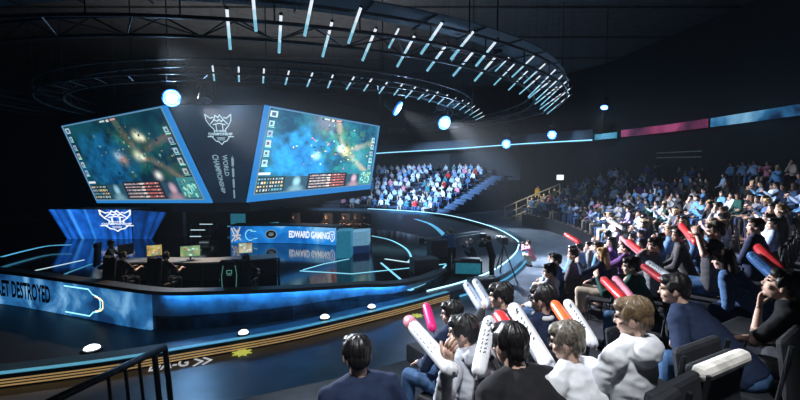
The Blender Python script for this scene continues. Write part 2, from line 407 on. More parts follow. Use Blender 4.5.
v, f, w = text2d('DA-G', .42, .02, 1.3); p = onz(148, 372, 0); q = onz(188, 366, 0); ex = (q - p).normalized(); ey = Vector((-ex.y, ex.x, 0))
b = BM(); sc = (q - p).length / w; put(b, v, f, lambda x, y: p + ex * x * sc + ey * y + Vector((0, 0, .006)))
q2 = onz(194, 366, 0)
for k in range(2): strokes(b, [[(k * .17, 0), (k * .17 + .14, .17), (k * .17, .34)]], .06, lambda x, y: q2 + ex * x + ey * y + Vector((0, 0, .006)))
tag(link('floor_lettering', b, mat('floor_letter_glow', (.75, .77, .8), .6, emit=(.8, .85, .9), es=.5)), 'white letters and double arrow on the dark floor outside the curb', 'lettering')  # glow added to the letters so they show on the dark floor

# handrail in the lower left
t = thing('handrail', 'dark steel handrail with slanting top rail in front of the curb', 'handrail')
T0, T1 = atd(96, 380, 5.2), atd(165, 347, 6.2); T2 = Vector((T1.x + .12, T1.y - .05, T1.z - 1.05))
b = BM(); tube(b, [T0 + (T0 - T1) * .8, T0, T1], .05, 8); link('top_rail', b, STEEL, t, smooth=True)
for f_, nm in ((0, 'post'), (.18, 'post'), (.42, 'baluster'), (.62, 'baluster'), (.85, 'baluster')):
    a = T1.lerp(T0, f_); b = BM(); tube(b, [a, Vector((a.x + .06, a.y, .45 if f_ < .6 else .3))], .04 if nm == 'post' else .022, 8); link(nm, b, STEEL, t)

# ------------------------------------------------------------------ hanging screens
def vnoise(w, h, cell, seed):
    r = np.random.RandomState(seed); gw, gh = int(w / cell) + 3, int(h / cell) + 3; g = r.rand(gh, gw)
    y = np.arange(h) / cell; x = np.arange(w) / cell; yi = y.astype(int); xi = x.astype(int)
    fy = (y - yi)[:, None]; fx = (x - xi)[None]; fy = fy * fy * (3 - 2 * fy); fx = fx * fx * (3 - 2 * fx)
    a = g[yi][:, xi]; b = g[yi][:, xi + 1]; c = g[yi + 1][:, xi]; d = g[yi + 1][:, xi + 1]
    return (a * (1 - fx) + b * fx) * (1 - fy) + (c * (1 - fx) + d * fx) * fy
def game_picture(w, h, seed, dim, glow):
    """a battle map of our own: water, woods, sandy paths, small fights, and the boxes of a score table"""
    Y, X = np.mgrid[0:h, 0:w]; u = (X + .5) / w; v = (Y + .5) / h
    n1, n2, n3 = vnoise(w, h, w / 7, seed), vnoise(w, h, w / 20, seed + 1), vnoise(w, h, w / 60, seed + 2)
    n = .5 * n1 + .3 * n2 + .2 * n3
    lp = lambda a, b, t: np.array(a) * (1 - t[..., None]) + np.array(b) * t[..., None]
    img = lp((.005, .04, .085), (.014, .14, .20), np.clip((n - .25) * 2, 0, 1))
    water = np.clip(1.25 - ((u - .30) / .27) ** 2 - ((v - .55) / .38) ** 2 + (n2 - .5) * 1.2, 0, 1)
    img = img * (1 - water[..., None]) + lp((.006, .08, .27), (.018, .26, .56), np.clip(n2 * .6 + n3 * .5, 0, 1)) * water[..., None]
    def path(p, wd, c, s):
        nonlocal img
        dmin = np.full((h, w), 9.)
        for (a, b), (c_, d) in zip(p, p[1:]):
            px, py = c_ - a, d - b; t = np.clip(((u - a) * px + (v - b) * py) / (px * px + py * py), 0, 1)
            dmin = np.minimum(dmin, np.hypot(u - a - t * px, (v - b - t * py) * .56))
        m = np.clip(1.3 - dmin / wd + (n3 - .5) * .5, 0, 1)[..., None] * s; img = img * (1 - m) + np.array(c) * m
    path([(.56, .05), (.60, .25), (.66, .45), (.80, .62), (.93, .78)], .030, (.34, .30, .22), .75)
    path([(.66, .45), (.78, .38), (.95, .30)], .028, (.30, .24, .22), .7)
    path([(.50, .20), (.58, .35), (.66, .45)], .022, (.05, .30, .30), .8)
    for k in range(60):
        r = random.Random(seed * 100 + k); cx, cy, s = r.uniform(.4, .97), r.uniform(.08, .72), r.uniform(.012, .05)
        m = np.clip(1.2 - np.hypot((u - cx), (v - cy) * .6) / s + (n3 - .5), 0, 1)[..., None] * .55
        img = img * (1 - m) + np.array(r.choice([(.01, .16, .14), (.03, .26, .22), (.012, .06, .09), (.06, .16, .08)])) * m
    for cx, cy, s, c, a in glow:
        m = np.exp(-(((u - cx) / s) ** 2 + ((v - cy) * .6 / s) ** 2))[..., None]; img = img + np.array(c) * m * a
    for k in range(90):
        r = random.Random(seed * 7 + k); cx, cy = min(.93, max(.06, r.gauss(.56, .17))), min(.7, max(.08, r.gauss(.40, .15)))
        x0, y0 = int(cx * w), int(cy * h); img[y0:y0 + r.randint(1, 4), x0:x0 + r.randint(1, 5)] = r.choice([(.3, .6, .6), (.7, .6, .3), (.05, .35, .33), (.6, .2, .15), (.02, .2, .2), (.01, .05, .07), (.01, .04, .06)])
    img *= dim
    R = lambda x0, y0, x1, y1, c: img.__setitem__((slice(int(y0 * h), int(y1 * h)), slice(int(x0 * w), int(x1 * w))), c)
    rr = random.Random(seed)
    # score table and portraits along the lower edge
    R(0, .80, .19, 1, (.012, .035, .05)); R(.19, .81, .36, 1, (.02, .07, .11)); R(.36, .78, .72, 1, (.01, .018, .03)); R(.72, .81, .87, 1, (.02, .06, .10)); R(.86, .76, .995, .99, (.04, .22, .24))
    R(.0, .755, .08, .78, (.7, .75, .78))
    for k in range(4):
        for j in range(9): R(.01 + j * .019, .82 + k * .045, .01 + j * .019 + rr.uniform(.006, .016), .845 + k * .045, rr.choice([(.5, .5, .45), (.1, .3, .4), (.6, .45, .2), (.25, .4, .5)]))
    for k in range(5):
        y = .80 + k * .04
        R(.375, y, .53, y + .02, (.32, .28, .30)); R(.56, y, .70, y + .02, (.38, .10, .09)); R(.53, y, .56, y + .022, (.7, .6, .55))
        for j in range(9): R(.38 + j * .036, y + .004, .38 + j * .036 + .012, y + .016, rr.choice([(.6, .55, .5), (.05, .06, .09), (.6, .2, .16)]))
    for cx, c in ((.275, (.25, .5, .62)), (.80, (.5, .34, .42))):
        m = np.clip(1.5 - np.hypot((u - cx) / .025, (v - .88) / .06), 0, 1)[..., None]; img[:] = img * (1 - m) + np.array(c) * m
        m = np.clip(1.5 - np.hypot((u - cx) / .05, (v - .99) / .06), 0, 1)[..., None]; img[:] = img * (1 - m) + np.array(c) * .6 * m
    for k in range(40):
        x0 = rr.uniform(.87, .98); y0 = rr.uniform(.78, .96); R(x0, y0, x0 + .012, y0 + .03, rr.choice([(.2, .6, .55), (.03, .12, .16), (.3, .7, .6), (.35, .5, .3)]))
    for k in range(5):     # portraits down both sides
        for x0, s in ((.012, 1), (.945, -1)):
            y = .14 + k * .115 if s > 0 else .20 + k * .115; R(x0, y, x0 + .035, y + .065, rr.choice([(.30, .5, .6), (.25, .35, .5), (.4, .45, .45)])); R(x0 + .01, y + .02, x0 + .025, y + .05, (.05, .08, .12)); R(x0, y + .07, x0 + .05 * .8, y + .08, (.3, .7, .6))
    R(.01, .03, .06, .10, (.4, .55, .6)); R(.02, .045, .05, .09, (.05, .1, .16))
    R(.40, .015, .60, .045, (.02, .05, .08)); R(.42, .02, .47, .04, (.4, .6, .6)); R(.53, .02, .58, .04, (.55, .3, .3)); R(.485, .015, .515, .045, (.6, .6, .5))
    return np.clip(img, 0, 3)
BEZ = mat('bezel_blue', (.06, .18, .36), .4, .1, emit=(.02, .20, .55), es=1.15, scale=3)
BEZD = mat('bezel_dark', (.012, .014, .02), .4)
def screen(name, q, img, lab, es, bz, side):
    t = thing(name, lab, 'screen', q.at(.5, 0)); inv = Matrix.Translation(-q.at(.5, 0))
    def add(o): o.data.transform(inv); return o
    b = BM(); q.slab(b, 0, 0, 1, 1, -.05, -.45); add(link('housing', b, BEZD, t))
    u0, v0, u1, v1 = bz
    b = BM(); q.slab(b, 0, 0, 1, v0, 0, -.06); q.slab(b, 0, v1, 1, 1, 0, -.06)
    q.slab(b, 0, v0, u0, v1, 0, -.06); q.slab(b, u1, v0, 1, v1, 0, -.06); bz_ = add(link('bezel', b, BEZ, t))
    add(pixel_panel('display', q, u0, v0, u1, v1, img, led_mat(name + '_pixels', es), t, -.02))
    b = BM(); e = .006
    for a in ((u0 - e, v0 - e * 1.7, u1 + e, v0), (u0 - e, v1, u1 + e, v1 + e * 1.7), (u0 - e, v0, u0, v1), (u1, v0, u1 + e, v1)): q.slab(b, *a, .012, -.02)
    add(link('inner_trim', b, mat('screen_trim', (.2, .35, .45), .4, emit=(.35, .6, .7), es=.45), bz_))
tl, tr, bl = atd(265, 105, 20), atd(380, 126, 29), atd(247, 202.5, 20.6)
QR = Quad(tl, tr, planar4(tl, tr, bl, (370.5, 189)), bl)
tl, tr, bl = atd(61, 126, 25.5), atd(166, 105, 19.8), atd(97, 203, 26)
QL = Quad(tl, tr, planar4(tl, tr, bl, (212, 203)), bl)
imgR = game_picture(256, 143, 11, 1.25, [(.66, .44, .032, (.9, .6, .2), .8), (.61, .41, .03, (.6, .9, .9), .8), (.40, .53, .03, (.5, .8, .9), .6), (.45, .04, .1, (.5, .2, .2), .25), (.80, .5, .08, (.1, .4, .35), .4)])
imgL = game_picture(256, 143, 23, .5, [(.70, .25, .030, (1, .95, .6), 1.6), (.74, .28, .022, (1, .95, .7), 1.4), (.63, .47, .032, (.9, .95, .6), 1.3), (.67, .50, .02, (1, 1, .8), 1.3), (.73, .72, .026, (1, 1, .9), 1.6), (.48, .5, .035, (.8, .35, .15), .9), (.44, .45, .03, (.6, .9, .9), .8)])
screen('video_screen', QL, imgL, 'large tilted game screen hanging left of the crest panel', 1.15, (.012, .045, .985 - .03, .985), -1)
screen('video_screen', QR, imgR, 'large bright game screen hanging right of the crest panel', 1.9, (.035, .085, .985, .985), 1)
# crest panel between them
c0, c1 = QL.c[1], QR.c[0]; c2, c3 = QR.c[3], QL.c[2]
QC = Quad(c0 + (c1 - c0) * .02, c0 + (c1 - c0) * .97, c3 + (c2 - c3) * .94, c3 + (c2 - c3) * .06)
t = thing('crest_panel', 'dark blue tapering panel with pale crest between the hanging screens', 'panel')
b = BM(); N = 14
g0 = [[b.verts.new(QC.at(i / N, j / N, -.08)) for i in range(N + 1)] for j in range(N + 1)]; g1 = [[b.verts.new(QC.at(i / N, j / N, -.4)) for i in range(N + 1)] for j in range(N + 1)]
for j in range(N):
    for i in range(N): b.faces.new((g0[j][i], g0[j][i + 1], g0[j + 1][i + 1], g0[j + 1][i])); b.faces.new((g1[j][i], g1[j + 1][i], g1[j + 1][i + 1], g1[j][i + 1]))
for i in range(N):
    for A, B in ((0, 0), (N, N)): b.faces.new((g0[A][i], g1[A][i], g1[A][i + 1], g0[A][i + 1])); b.faces.new((g0[i][A], g1[i][A], g1[i + 1][A], g0[i + 1][A]))
bmesh.ops.recalc_face_normals(b, faces=b.faces)
link('panel', b, cloud_led('panel_glow', (.003, .009, .02), (.006, .02, .042), (.012, .045, .09), .35, 1.0), t)
PALE = mat('crest_pale', (.3, .4, .45), .5, emit=(.62, .84, .92), es=.75)
def on_qc(x, y): return QC.at(.5 + (x) / QC.W, y / QC.Hh, -.06)
def crest(bm, cx, cy, s, fn, wt=.05):
    P = lambda L: [(cx + x * s, cy + y * s) for x, y in L]
    strokes(bm, [P([(-.80, .98), (-.80, .62), (-.62, .30), (-.40, .08), (-.40, -.10)]), P([(.80, .98), (.80, .62), (.62, .30), (.40, .08), (.40, -.10)]), P([(-.80, .98), (-.52, .74), (-.34, .80)]), P([(.80, .98), (.52, .74), (.34, .80)]),
                 P([(-.56, .40), (-.30, .66), (-.18, .92), (-.02, .78), (.10, .94), (.30, .66), (.56, .40)]), P([(-.30, .66), (-.10, .56), (.04, .68), (.16, .54), (.30, .66)]), P([(-.40, .36), (0, .44), (.40, .36)]),
                 P([(-.22, .34), (-.22, -.06)]), P([(.22, .34), (.22, -.06)]),
                 P([(-.95, -.36), (-.55, -.36)]), P([(-.62, -.40), (-.42, -.62), (-.18, -.68), (0, -.84), (.18, -.68), (.42, -.62), (.62, -.40)]), P([(.55, -.36), (.95, -.36)])], wt * s, fn)
    v, f, w = text2d('WORLD', .12 * s, .03, 1.5); put(bm, v, f, lambda x, y: fn(cx - w / 2 + x, cy - .08 * s + y))
    v, f, w = text2d('CHAMPIONSHIP', .17 * s, .035, 1.0); k = 1.75 * s / w; put(bm, v, f, lambda x, y: fn(cx - .875 * s + x * k, cy - .29 * s + y))
    for k in range(3): strokes(bm, [P([(-.3 + k * .02, -.42 - k * .07), (.3 - k * .02, -.42 - k * .07)])], .025 * s, fn)
HH = QC.Hh
b = BM(); ccy = HH * .745; crest(b, .02, ccy, QC.W * .185, lambda x, y: on_qc(x, ccy + (y - ccy) * 1.55), .06); link('crest', b, PALE, t)
VDIM = mat('panel_text_dim', (.2, .3, .35), .5, emit=(.35, .52, .6), es=.55)
b = BM()
for s_, hh_, xo, y0, ln in (('CHAMPIONSHIP', .30, -.52, .50, .40), ('WORLD', .25, -.06, .50, .22)):
    v, f, w = text2d(s_, 1, .03, 1.0); k = ln * HH / w
    put(b, v, f, lambda x, y: on_qc(xo + y * hh_, y0 * HH - x * k)); link('vertical_lettering', b, VDIM, t); b = BM()
for k in range(16):
    y = .49 * HH - k * .028 * HH; strokes(b, [[(.42, y), (.42, y - .016 * HH)]], .12 if k % 4 else .02, on_qc)
link('vertical_lettering', b, VDIM, t)
# the dark cap and skirt that carry the three panels
t = thing('screen_cluster_frame', 'dark housing frame above and below the hanging screens', 'frame')
b = BM()
def beam(bm, A, B, h, d, dz):
    n = (B - A); n = Vector((-n.y, n.x, 0)).normalized() * d
    for z0, z1 in ((dz, dz + h),):
        a = [A, B, B + n, A + n]; lo = [bm.verts.new(p + Vector((0, 0, z0))) for p in a]; hi = [bm.verts.new(p + Vector((0, 0, z1))) for p in a]
        bm.faces.new(lo[::-1]); bm.faces.new(hi)
        for k in range(4): bm.faces.new((lo[k], lo[(k + 1) % 4], hi[(k + 1) % 4], hi[k]))
for A, B in ((QL.c[0], QL.c[1]), (QL.c[1], QR.c[0]), (QR.c[0], QR.c[1])): beam(b, A, B, .8, .6, .04)
link('cap', b, BLACK, t)
b = BM()
for A, B in ((QL.c[3] - Vector((.6, 0, 0)), QL.c[2]), (QL.c[2], QR.c[3]), (QR.c[3], QR.c[2])): beam(b, A + Vector((0, .3, 0)), B + Vector((0, .3, 0)), .42, .5, -.48)
link('skirt', b, BLACK, t)
for P in (QL.c[0], QL.c[1], QR.c[0], QR.c[1]):
    b = BM(); tube(b, [P + Vector((0, .3, .8)), Vector((P.x, P.y + .3, 12.85))], .03, 6); link('hanging_cable', b, STEEL, t)
# ------------------------------------------------------------------ people
def remesh(bm, vox, sm=2, name='m'):
    me = bpy.data.meshes.new(name); bmesh.ops.recalc_face_normals(bm, faces=bm.faces); bm.to_mesh(me); bm.free()
    o = bpy.data.objects.new('tmp', me); COL.objects.link(o)
    r = o.modifiers.new('r', 'REMESH'); r.mode = 'VOXEL'; r.voxel_size = vox; r.use_smooth_shade = True
    if sm: s = o.modifiers.new('s', 'SMOOTH'); s.factor = .5; s.iterations = sm
    dg = bpy.context.evaluated_depsgraph_get(); out = bpy.data.meshes.new_from_object(o.evaluated_get(dg))
    bpy.data.objects.remove(o); bpy.data.meshes.remove(me)
    out.materials.clear(); out.shade_smooth(); out.name = name; return out
def join(parts, name):
    """[(mesh or bmesh, material index)] into one mesh"""
    b = BM()
    for me, mi in parts:
        if isinstance(me, bmesh.types.BMesh): t_ = bpy.data.meshes.new('t'); me.to_mesh(t_); me.free(); me = t_
        k = len(b.faces); b.from_mesh(me); b.faces.ensure_lookup_table()
        for f_ in b.faces[k:]:
            if mi is not None: f_.material_index = mi
            f_.smooth = True
    out = bpy.data.meshes.new(name); b.to_mesh(out); b.free(); return out
def loft(bm, secs, n=16):
    """secs: (centre, rx, ry, x axis, y axis)"""
    rings = [[bm.verts.new(c + X * rx * cos(2 * PI * k / n) + Y * ry * sin(2 * PI * k / n)) for k in range(n)] for c, rx, ry, X, Y in secs]
    for A, B in zip(rings, rings[1:]):
        for k in range(n): bm.faces.new((A[k], A[(k + 1) % n], B[(k + 1) % n], B[k]))
    bm.faces.new(rings[0][::-1]); bm.faces.new(rings[-1])
def ik(Sh, W, l1, l2, pole):
    d = W - Sh; L = d.length
    if L > (l1 + l2) * .99: W = Sh + d * ((l1 + l2) * .99 / L); d = W - Sh; L = d.length
    L = max(L, abs(l1 - l2) + .02); a = (l1 * l1 - l2 * l2 + L * L) / (2 * L); h = math.sqrt(max(0, l1 * l1 - a * a)); dn = d.normalized()
    p = (pole - dn * pole.dot(dn)); p = p.normalized() if p.length > 1e-4 else Vector((0, 0, -1))
    return Sh + dn * a + p * h, W
def hand(wrist, fwd, palm_n, right, curl, n=6):
    """palm, four unequal bent fingers and a thumb from the side of the palm"""
    b = BM(); f_ = fwd.normalized(); pn = (palm_n - f_ * palm_n.dot(f_)).normalized(); sd = f_.cross(pn) * (1 if right else -1)
    loft(b, [(wrist - f_ * .01, .028, .02, sd, pn), (wrist + f_ * .02, .034, .017, sd, pn), (wrist + f_ * .06, .042, .016, sd, pn), (wrist + f_ * .09, .041, .013, sd, pn)], 10)
    for k, (off, ln) in enumerate(((.031, .068), (.0105, .078), (-.0105, .072), (-.031, .055))):
        p = wrist + f_ * .085 + sd * off; d = f_.copy(); pts = [p]
        for j, sg in enumerate((.45, .32, .23)):
            a = curl * (.7 if j == 0 else 1.0); d = (d * cos(a) + pn * sin(a)).normalized(); pn2 = pn
            p = p + d * ln * sg; pts.append(p)
        tube(b, pts, [.0095, .009, .008, .0055], n)
    d = (f_ * .6 + sd * .75 + pn * .25).normalized(); p = wrist + f_ * .025 + sd * .03; pts = [p]
    for sg in (.035, .03, .02): p = p + d * sg; pts.append(p); d = (d + pn * curl * .35 + f_ * .25).normalized()
    tube(b, pts, [.013, .012, .010, .006], n); return b

class Pose:
    def __init__(s, **k):
        s.lean = 0.0; s.side = 0.0; s.yaw = 0.0; s.tilt = 0.0; s.roll = 0.0; s.arms = ('lap', 'lap'); s.kind = 'sit'; s.hair = 'short'; s.sleeve = 'long'; s.build = 1.0; s.wr = {}; s.hipz = None
        s.curl = .6; s.hood = False; s.__dict__.update(k)
        if s.hipz is None: s.hipz = {'sit': .50, 'stand': .93, 'crouch': .30}[s.kind]
        s.hip = Vector((0, 0, s.hipz)); l = s.lean; s.sp = Vector((0, sin(l), cos(l)))
        s.neck = s.hip + s.sp * .53; l2 = l * .45; s.nd = Vector((0, sin(l2), cos(l2))); s.head = s.neck + s.nd * .165
        s.fx = Vector((1, 0, 0)); s.fy = s.sp.cross(s.fx) * 1.0; s.fy = Vector((0, cos(l), -sin(l)))
        s.sh = {sd: s.neck - s.sp * .045 + s.fx * (.185 * sd * s.build) for sd in (-1, 1)}
        s.HM = Matrix.Translation(s.head) @ (Matrix.Rotation(s.yaw, 4, 'Z') @ Matrix.Rotation(s.tilt, 4, 'X') @ Matrix.Rotation(s.roll, 4, 'Y'))
        kn = {'sit': (.13, .43, .50), 'stand': (.10, .03, .50), 'crouch': (.16, .36, .46)}[s.kind]; an = {'sit': (.14, .42, .085), 'stand': (.11, 0, .085), 'crouch': (.15, .10, .085)}[s.kind]
        s.kn = {sd: Vector((kn[0] * sd, kn[1], kn[2])) for sd in (-1, 1)}; s.an = {sd: Vector((an[0] * sd, an[1], an[2])) for sd in (-1, 1)}
        s.el, s.w = {}, {}
        for i, sd in enumerate((-1, 1)):
            a = s.arms[i]; pole = Vector((.7 * sd, -.3, -.7))
            if sd in s.wr: W = Vector(s.wr[sd])
            elif a == 'lap': W = Vector((.10 * sd, .30, .66 if s.kind == 'sit' else s.hipz + .1))
            elif a == 'knee': W = Vector((.14 * sd, .40, .60))
            elif a == 'up': W = s.neck + Vector((.16 * sd, .36, -.02))
            elif a == 'clap': W = s.neck + Vector((.045 * sd, .36, -.06))
            elif a == 'chin': W = s.head + Vector((.03 * sd, .11, -.20)); pole = Vector((.3 * sd, .3, -1))
            elif a == 'cross': W = s.neck + Vector((-.05 * sd, .24, -.28))
            elif a == 'desk': W = Vector((.17 * sd, .48, .80))
            elif a == 'cam': W = s.head + Vector((.08 * sd, .20, -.09))
            else: W = Vector((.24 * sd, .05, s.hipz - .05)); pole = Vector((.3 * sd, -1, 0))
            s.el[sd], s.w[sd] = ik(s.sh[sd], W, .285, .25, pole)
def body_mesh(p, vox, hvox, n=8):
    b = BM(); X, Y = p.fx, p.fy; B = p.build; hp, sp = p.hip, p.sp
    loft(b, [(hp - sp * .07, .10 * B, .08, X, Y), (hp, .155 * B, .105, X, Y), (hp + sp * .15, .135 * B, .09, X, Y), (hp + sp * .33, .16 * B, .10, X, Y), (hp + sp * .45, .165 * B, .085, X, Y), (hp + sp * .52, .07, .06, X, Y)])
    capsule(b, p.neck - sp * .05, p.head - p.nd * .06, .054, .05)
    for sd in (-1, 1):
        capsule(b, p.hip + X * .085 * sd, p.kn[sd], .075, .055); capsule(b, p.kn[sd], p.an[sd], .055, .038); capsule(b, p.an[sd] - Vector((0, .02, .03)), p.an[sd] + Vector((.01 * sd, .15, -.04)), .037, .032)
        capsule(b, p.sh[sd] - X * .02 * sd, p.el[sd], .05, .039); capsule(b, p.el[sd], p.w[sd], .038, .026)
    m1 = remesh(b, vox, 2); parts = [(m1, 0)]
    hb = BM(); M = p.HM
    def e(c, r): ell(hb, (0, 0, 0), (1, 1, 1)); 
    def E_(c, r, rot=None):
        tmp = M @ Matrix.Translation(c) @ (rot or Matrix()) @ Matrix.Diagonal((*r, 1)); bmesh.ops.create_uvsphere(hb, u_segments=16, v_segments=10, radius=1, matrix=tmp)
    E_((0, -.012, .03), (.074, .092, .09)); E_((0, .022, -.035), (.060, .070, .078)); E_((0, .055, -.085), (.032, .030, .022)); E_((0, .06, .028), (.058, .03, .02))
    E_((0, .094, -.022), (.014, .019, .013)); E_((0, .086, .0), (.010, .014, .026)); E_((0, .082, -.058), (.026, .012, .012))
    for sd in (-1, 1): E_((.077 * sd, -.008, -.012), (.010, .02, .032)); E_((.04 * sd, .06, -.03), (.022, .022, .02))
    capsule(hb, M @ Vector((0, -.02, -.04)), p.neck + p.nd * .02, .05, .053)
    parts.append((remesh(hb, hvox, 1), 0))
    eb = BM()
    for sd in (-1, 1): ell(eb, M @ Vector((.031 * sd, .079, .012)), (.012, .009, .008), M.to_3x3(), 8, 6); box(eb, M @ Vector((.032 * sd, .086, .034)), (.030, .008, .006), M.to_3x3())
    parts.append((eb, 1)); lb = BM(); ell(lb, M @ Vector((0, .091, -.056)), (.021, .006, .006), M.to_3x3(), 8, 6); parts.append((lb, 2))
    for i, sd in enumerate((-1, 1)):
        fw = (p.w[sd] - p.el[sd]); a = p.arms[i]
        pn = Vector((-sd, 0, 0)) if a in ('up', 'clap', 'cam') else (Vector((0, -1, .2)) if a == 'chin' else Vector((0, -.2, -1)))
        if a == 'chin': fw = Vector((-.25 * sd, 0, 1))
        parts.append((hand(p.w[sd] + fw.normalized() * .015, fw, pn, sd < 0, p.curl if a != 'desk' else .3), 0))
    return join(parts, 'body')
def top_mesh(p, vox):
    b = BM(); X, Y = p.fx, p.fy; B = p.build; hp, sp = p.hip, p.sp
    loft(b, [(hp - sp * .05, .165 * B, .13, X, Y), (hp + sp * .03, .185 * B, .135, X, Y), (hp + sp * .15, .165 * B, .12, X, Y), (hp + sp * .33, .188 * B, .125, X, Y), (hp + sp * .45, .182 * B, .105, X, Y), (hp + sp * .51, .13, .09, X, Y), (hp + sp * .55, .075, .072, X, Y), (hp + sp * .585, .064, .064, X, Y)])
    for sd in (-1, 1):
        capsule(b, p.sh[sd] + sp * .012, p.neck + sp * .02 + X * .02 * sd, .058, .062)
        capsule(b, p.sh[sd] - X * .025 * sd, p.el[sd] if p.sleeve != 'short' else p.sh[sd].lerp(p.el[sd], .72), .075, .056)
        if p.sleeve == 'long': capsule(b, p.el[sd], p.el[sd].lerp(p.w[sd], .92), .056, .040)
    if p.hood: ell(b, p.neck - Y * .095 - sp * .01, (.13, .065, .085)); ell(b, p.neck - Y * .03 + sp * .035, (.11, .10, .04))
    me = remesh(b, vox, 2)
    for v in me.vertices:     # cloth folds
        k = mnoise.noise(v.co * 7) * .006 + (1 - abs(mnoise.noise(Vector((v.co.x * 9 + v.co.z * 8, v.co.y * 9, v.co.z * 20)))) * 2.5) * .005 - .002; v.co += v.normal * k
    return me
def legs_mesh(p, vox):
    b = BM(); X = p.fx
    ell(b, p.hip - Vector((0, .01, .005)), (.17 * p.build, .135, .10))
    for sd in (-1, 1): capsule(b, p.hip + X * .09 * sd, p.kn[sd], .094, .072); capsule(b, p.kn[sd], p.an[sd] + Vector((0, 0, .04)), .072, .055)
    me = remesh(b, vox, 2)
    for v in me.vertices: v.co += v.normal * mnoise.noise(v.co * 10) * .008
    return me
def shoes_mesh(p, vox):
    b = BM()
    for sd in (-1, 1): capsule(b, p.an[sd] - Vector((0, .03, .035)), p.an[sd] + Vector((.01 * sd, .15, -.045)), .046, .040); box(b, p.an[sd] + Vector((.005 * sd, .06, -.075)), (.085, .27, .022))
    return remesh(b, max(vox, .012), 1)
def hair_mesh(p, vox):
    b = BM(); M = p.HM
    def E_(c, r): bmesh.ops.create_uvsphere(b, u_segments=18, v_segments=12, radius=1, matrix=M @ Matrix.Translation(c) @ Matrix.Diagonal((*r, 1)))
    E_((0, -.020, .040), (.080, .094, .087)); E_((0, -.056, -.005), (.066, .050, .070)); E_((0, .046, .078), (.064, .040, .036))
    for sd in (-1, 1): E_((.070 * sd, -.005, .03), (.018, .05, .05)); E_((.040 * sd, .046, .076), (.036, .038, .032))
    if p.hair == 'long':
        for sd in (-1, 0, 1): capsule(b, M @ Vector((.05 * sd, -.06, .0)), p.neck + Vector((.065 * sd, -.09, -.10)), .05, .035)
        for sd in (-1, 1): capsule(b, M @ Vector((.078 * sd, -.01, .02)), M @ Vector((.075 * sd, -.005, -.13)), .026, .02)
    me = remesh(b, vox, 1); Mi = M.inverted()
    for v in me.vertices:
        q = Mi @ v.co; a = math.atan2(q.x, q.y + .035); r = math.hypot(q.x, q.y + .035); f_ = min(1, r / .05)
        v.co += v.normal * (mnoise.noise(Vector((cos(a) * 3.2, sin(a) * 3.2, q.z * 5))) * .008 + f_ * mnoise.noise(Vector((cos(a) * 11, sin(a) * 11, q.z * 7))) * .007)
    return me
def person(name, lab, p, M, loc, rz, cat='person', group=None, vox=.014, hvox=.008, cvox=.016, scale=1.0):
    """M: dict of materials skin, hair, top, trousers, shoes"""
    t = thing(name, lab, cat, loc, rz, group); t.scale = (scale,) * 3
    link('body', body_mesh(p, vox, hvox), [M['skin'], EYE, LIP], t)
    link('hair', hair_mesh(p, hvox), M['hair'], t); link('top', top_mesh(p, cvox), M['top'], t)
    link('trousers', legs_mesh(p, cvox), M['trousers'], t); link('shoes', shoes_mesh(p, cvox), M['shoes'], t)
    return t
def glasses(t, p):
    b = BM(); M = p.HM
    for sd in (-1, 1):
        c = [M @ Vector((.032 * sd + .024 * cos(a), .098, .012 + .017 * sin(a))) for a in np.linspace(0, 2 * PI, 12, endpoint=False)]
        tube(b, c, .0025, 5, closed=True); tube(b, [M @ Vector((.056 * sd, .096, .014)), M @ Vector((.080 * sd, .03, .014)), M @ Vector((.083 * sd, -.03, .005))], .0025, 5)
    tube(b, [M @ Vector((-.008, .1, .015)), M @ Vector((.008, .1, .015))], .0025, 5); link('glasses', b, BLACK, t)
def headset(t, p):
    b = BM(); M = p.HM
    tube(b, [M @ Vector((.098 * cos(a), -.01, .03 + .112 * sin(a))) for a in np.linspace(0, PI, 13)], .011, 6)
    for sd in (-1, 1): lathe(b, [(.03, -.018), (.04, -.01), (.04, .012), (.03, .018)], M @ Matrix.Translation((.095 * sd, -.005, .0)) @ Matrix.Rotation(PI / 2, 4, 'Y'), 14)
    link('headset', b, BLACK, t, smooth=True)
def mats(top, trousers='navy', hair='black', skin=0, shoes='black'):
    return dict(top=CLOTH[top], trousers=CLOTH[trousers], hair=HAIRS[hair], skin=SKINS[skin], shoes=CLOTH[shoes])
def face_az(az): return PI - R_(az)

# ------------------------------------------------------------------ chairs
def chair_parts(t, fm=FABRIC, detailed=True):
    b = BM(); box(b, (0, .02, .42), (.46, .44, .07), bev=.025); link('seat', b, fm, t)
    b = BM(); box(b, (0, -.235, .66), (.46, .06, .44), Matrix.Rotation(R_(-8), 3, 'X'), bev=.028); link('backrest', b, fm, t)
    for sd in (-1, 1):
        b = BM(); tube(b, [(.245 * sd, .2, .012), (.245 * sd, .16, .40), (.245 * sd, -.2, .44), (.245 * sd, -.26, .86)], .014, 6); tube(b, [(.245 * sd, -.24, .012), (.245 * sd, -.12, .40)], .014, 6)
        link('side_frame', b, STEEL, t)
def chair_mesh():
    b = BM(); box(b, (0, .02, .42), (.46, .44, .07)); box(b, (0, -.235, .66), (.46, .06, .44), Matrix.Rotation(R_(-8), 3, 'X'))
    for sd in (-1, 1): box(b, (.245 * sd, -.02, .22), (.03, .4, .44))
    me = bpy.data.meshes.new('chair'); b.to_mesh(me); b.free(); me.materials.append(FABRIC); return me
CHAIR0 = thing('audience_chair', 'x', 'chair'); chair_parts(CHAIR0); CHAIR0_used = []
CHAIRM = chair_mesh()
def chair(p, rz, lab, simple, group='dark chairs of the audience'):
    if simple:
        o = bpy.data.objects.new('audience_chair', CHAIRM); COL.objects.link(o)
    elif not CHAIR0_used: o = CHAIR0; CHAIR0_used.append(1)
    else: o = dup(CHAIR0)
    o.location = p; o.rotation_euler = (0, 0, rz); return tag(o, lab, 'chair', group)

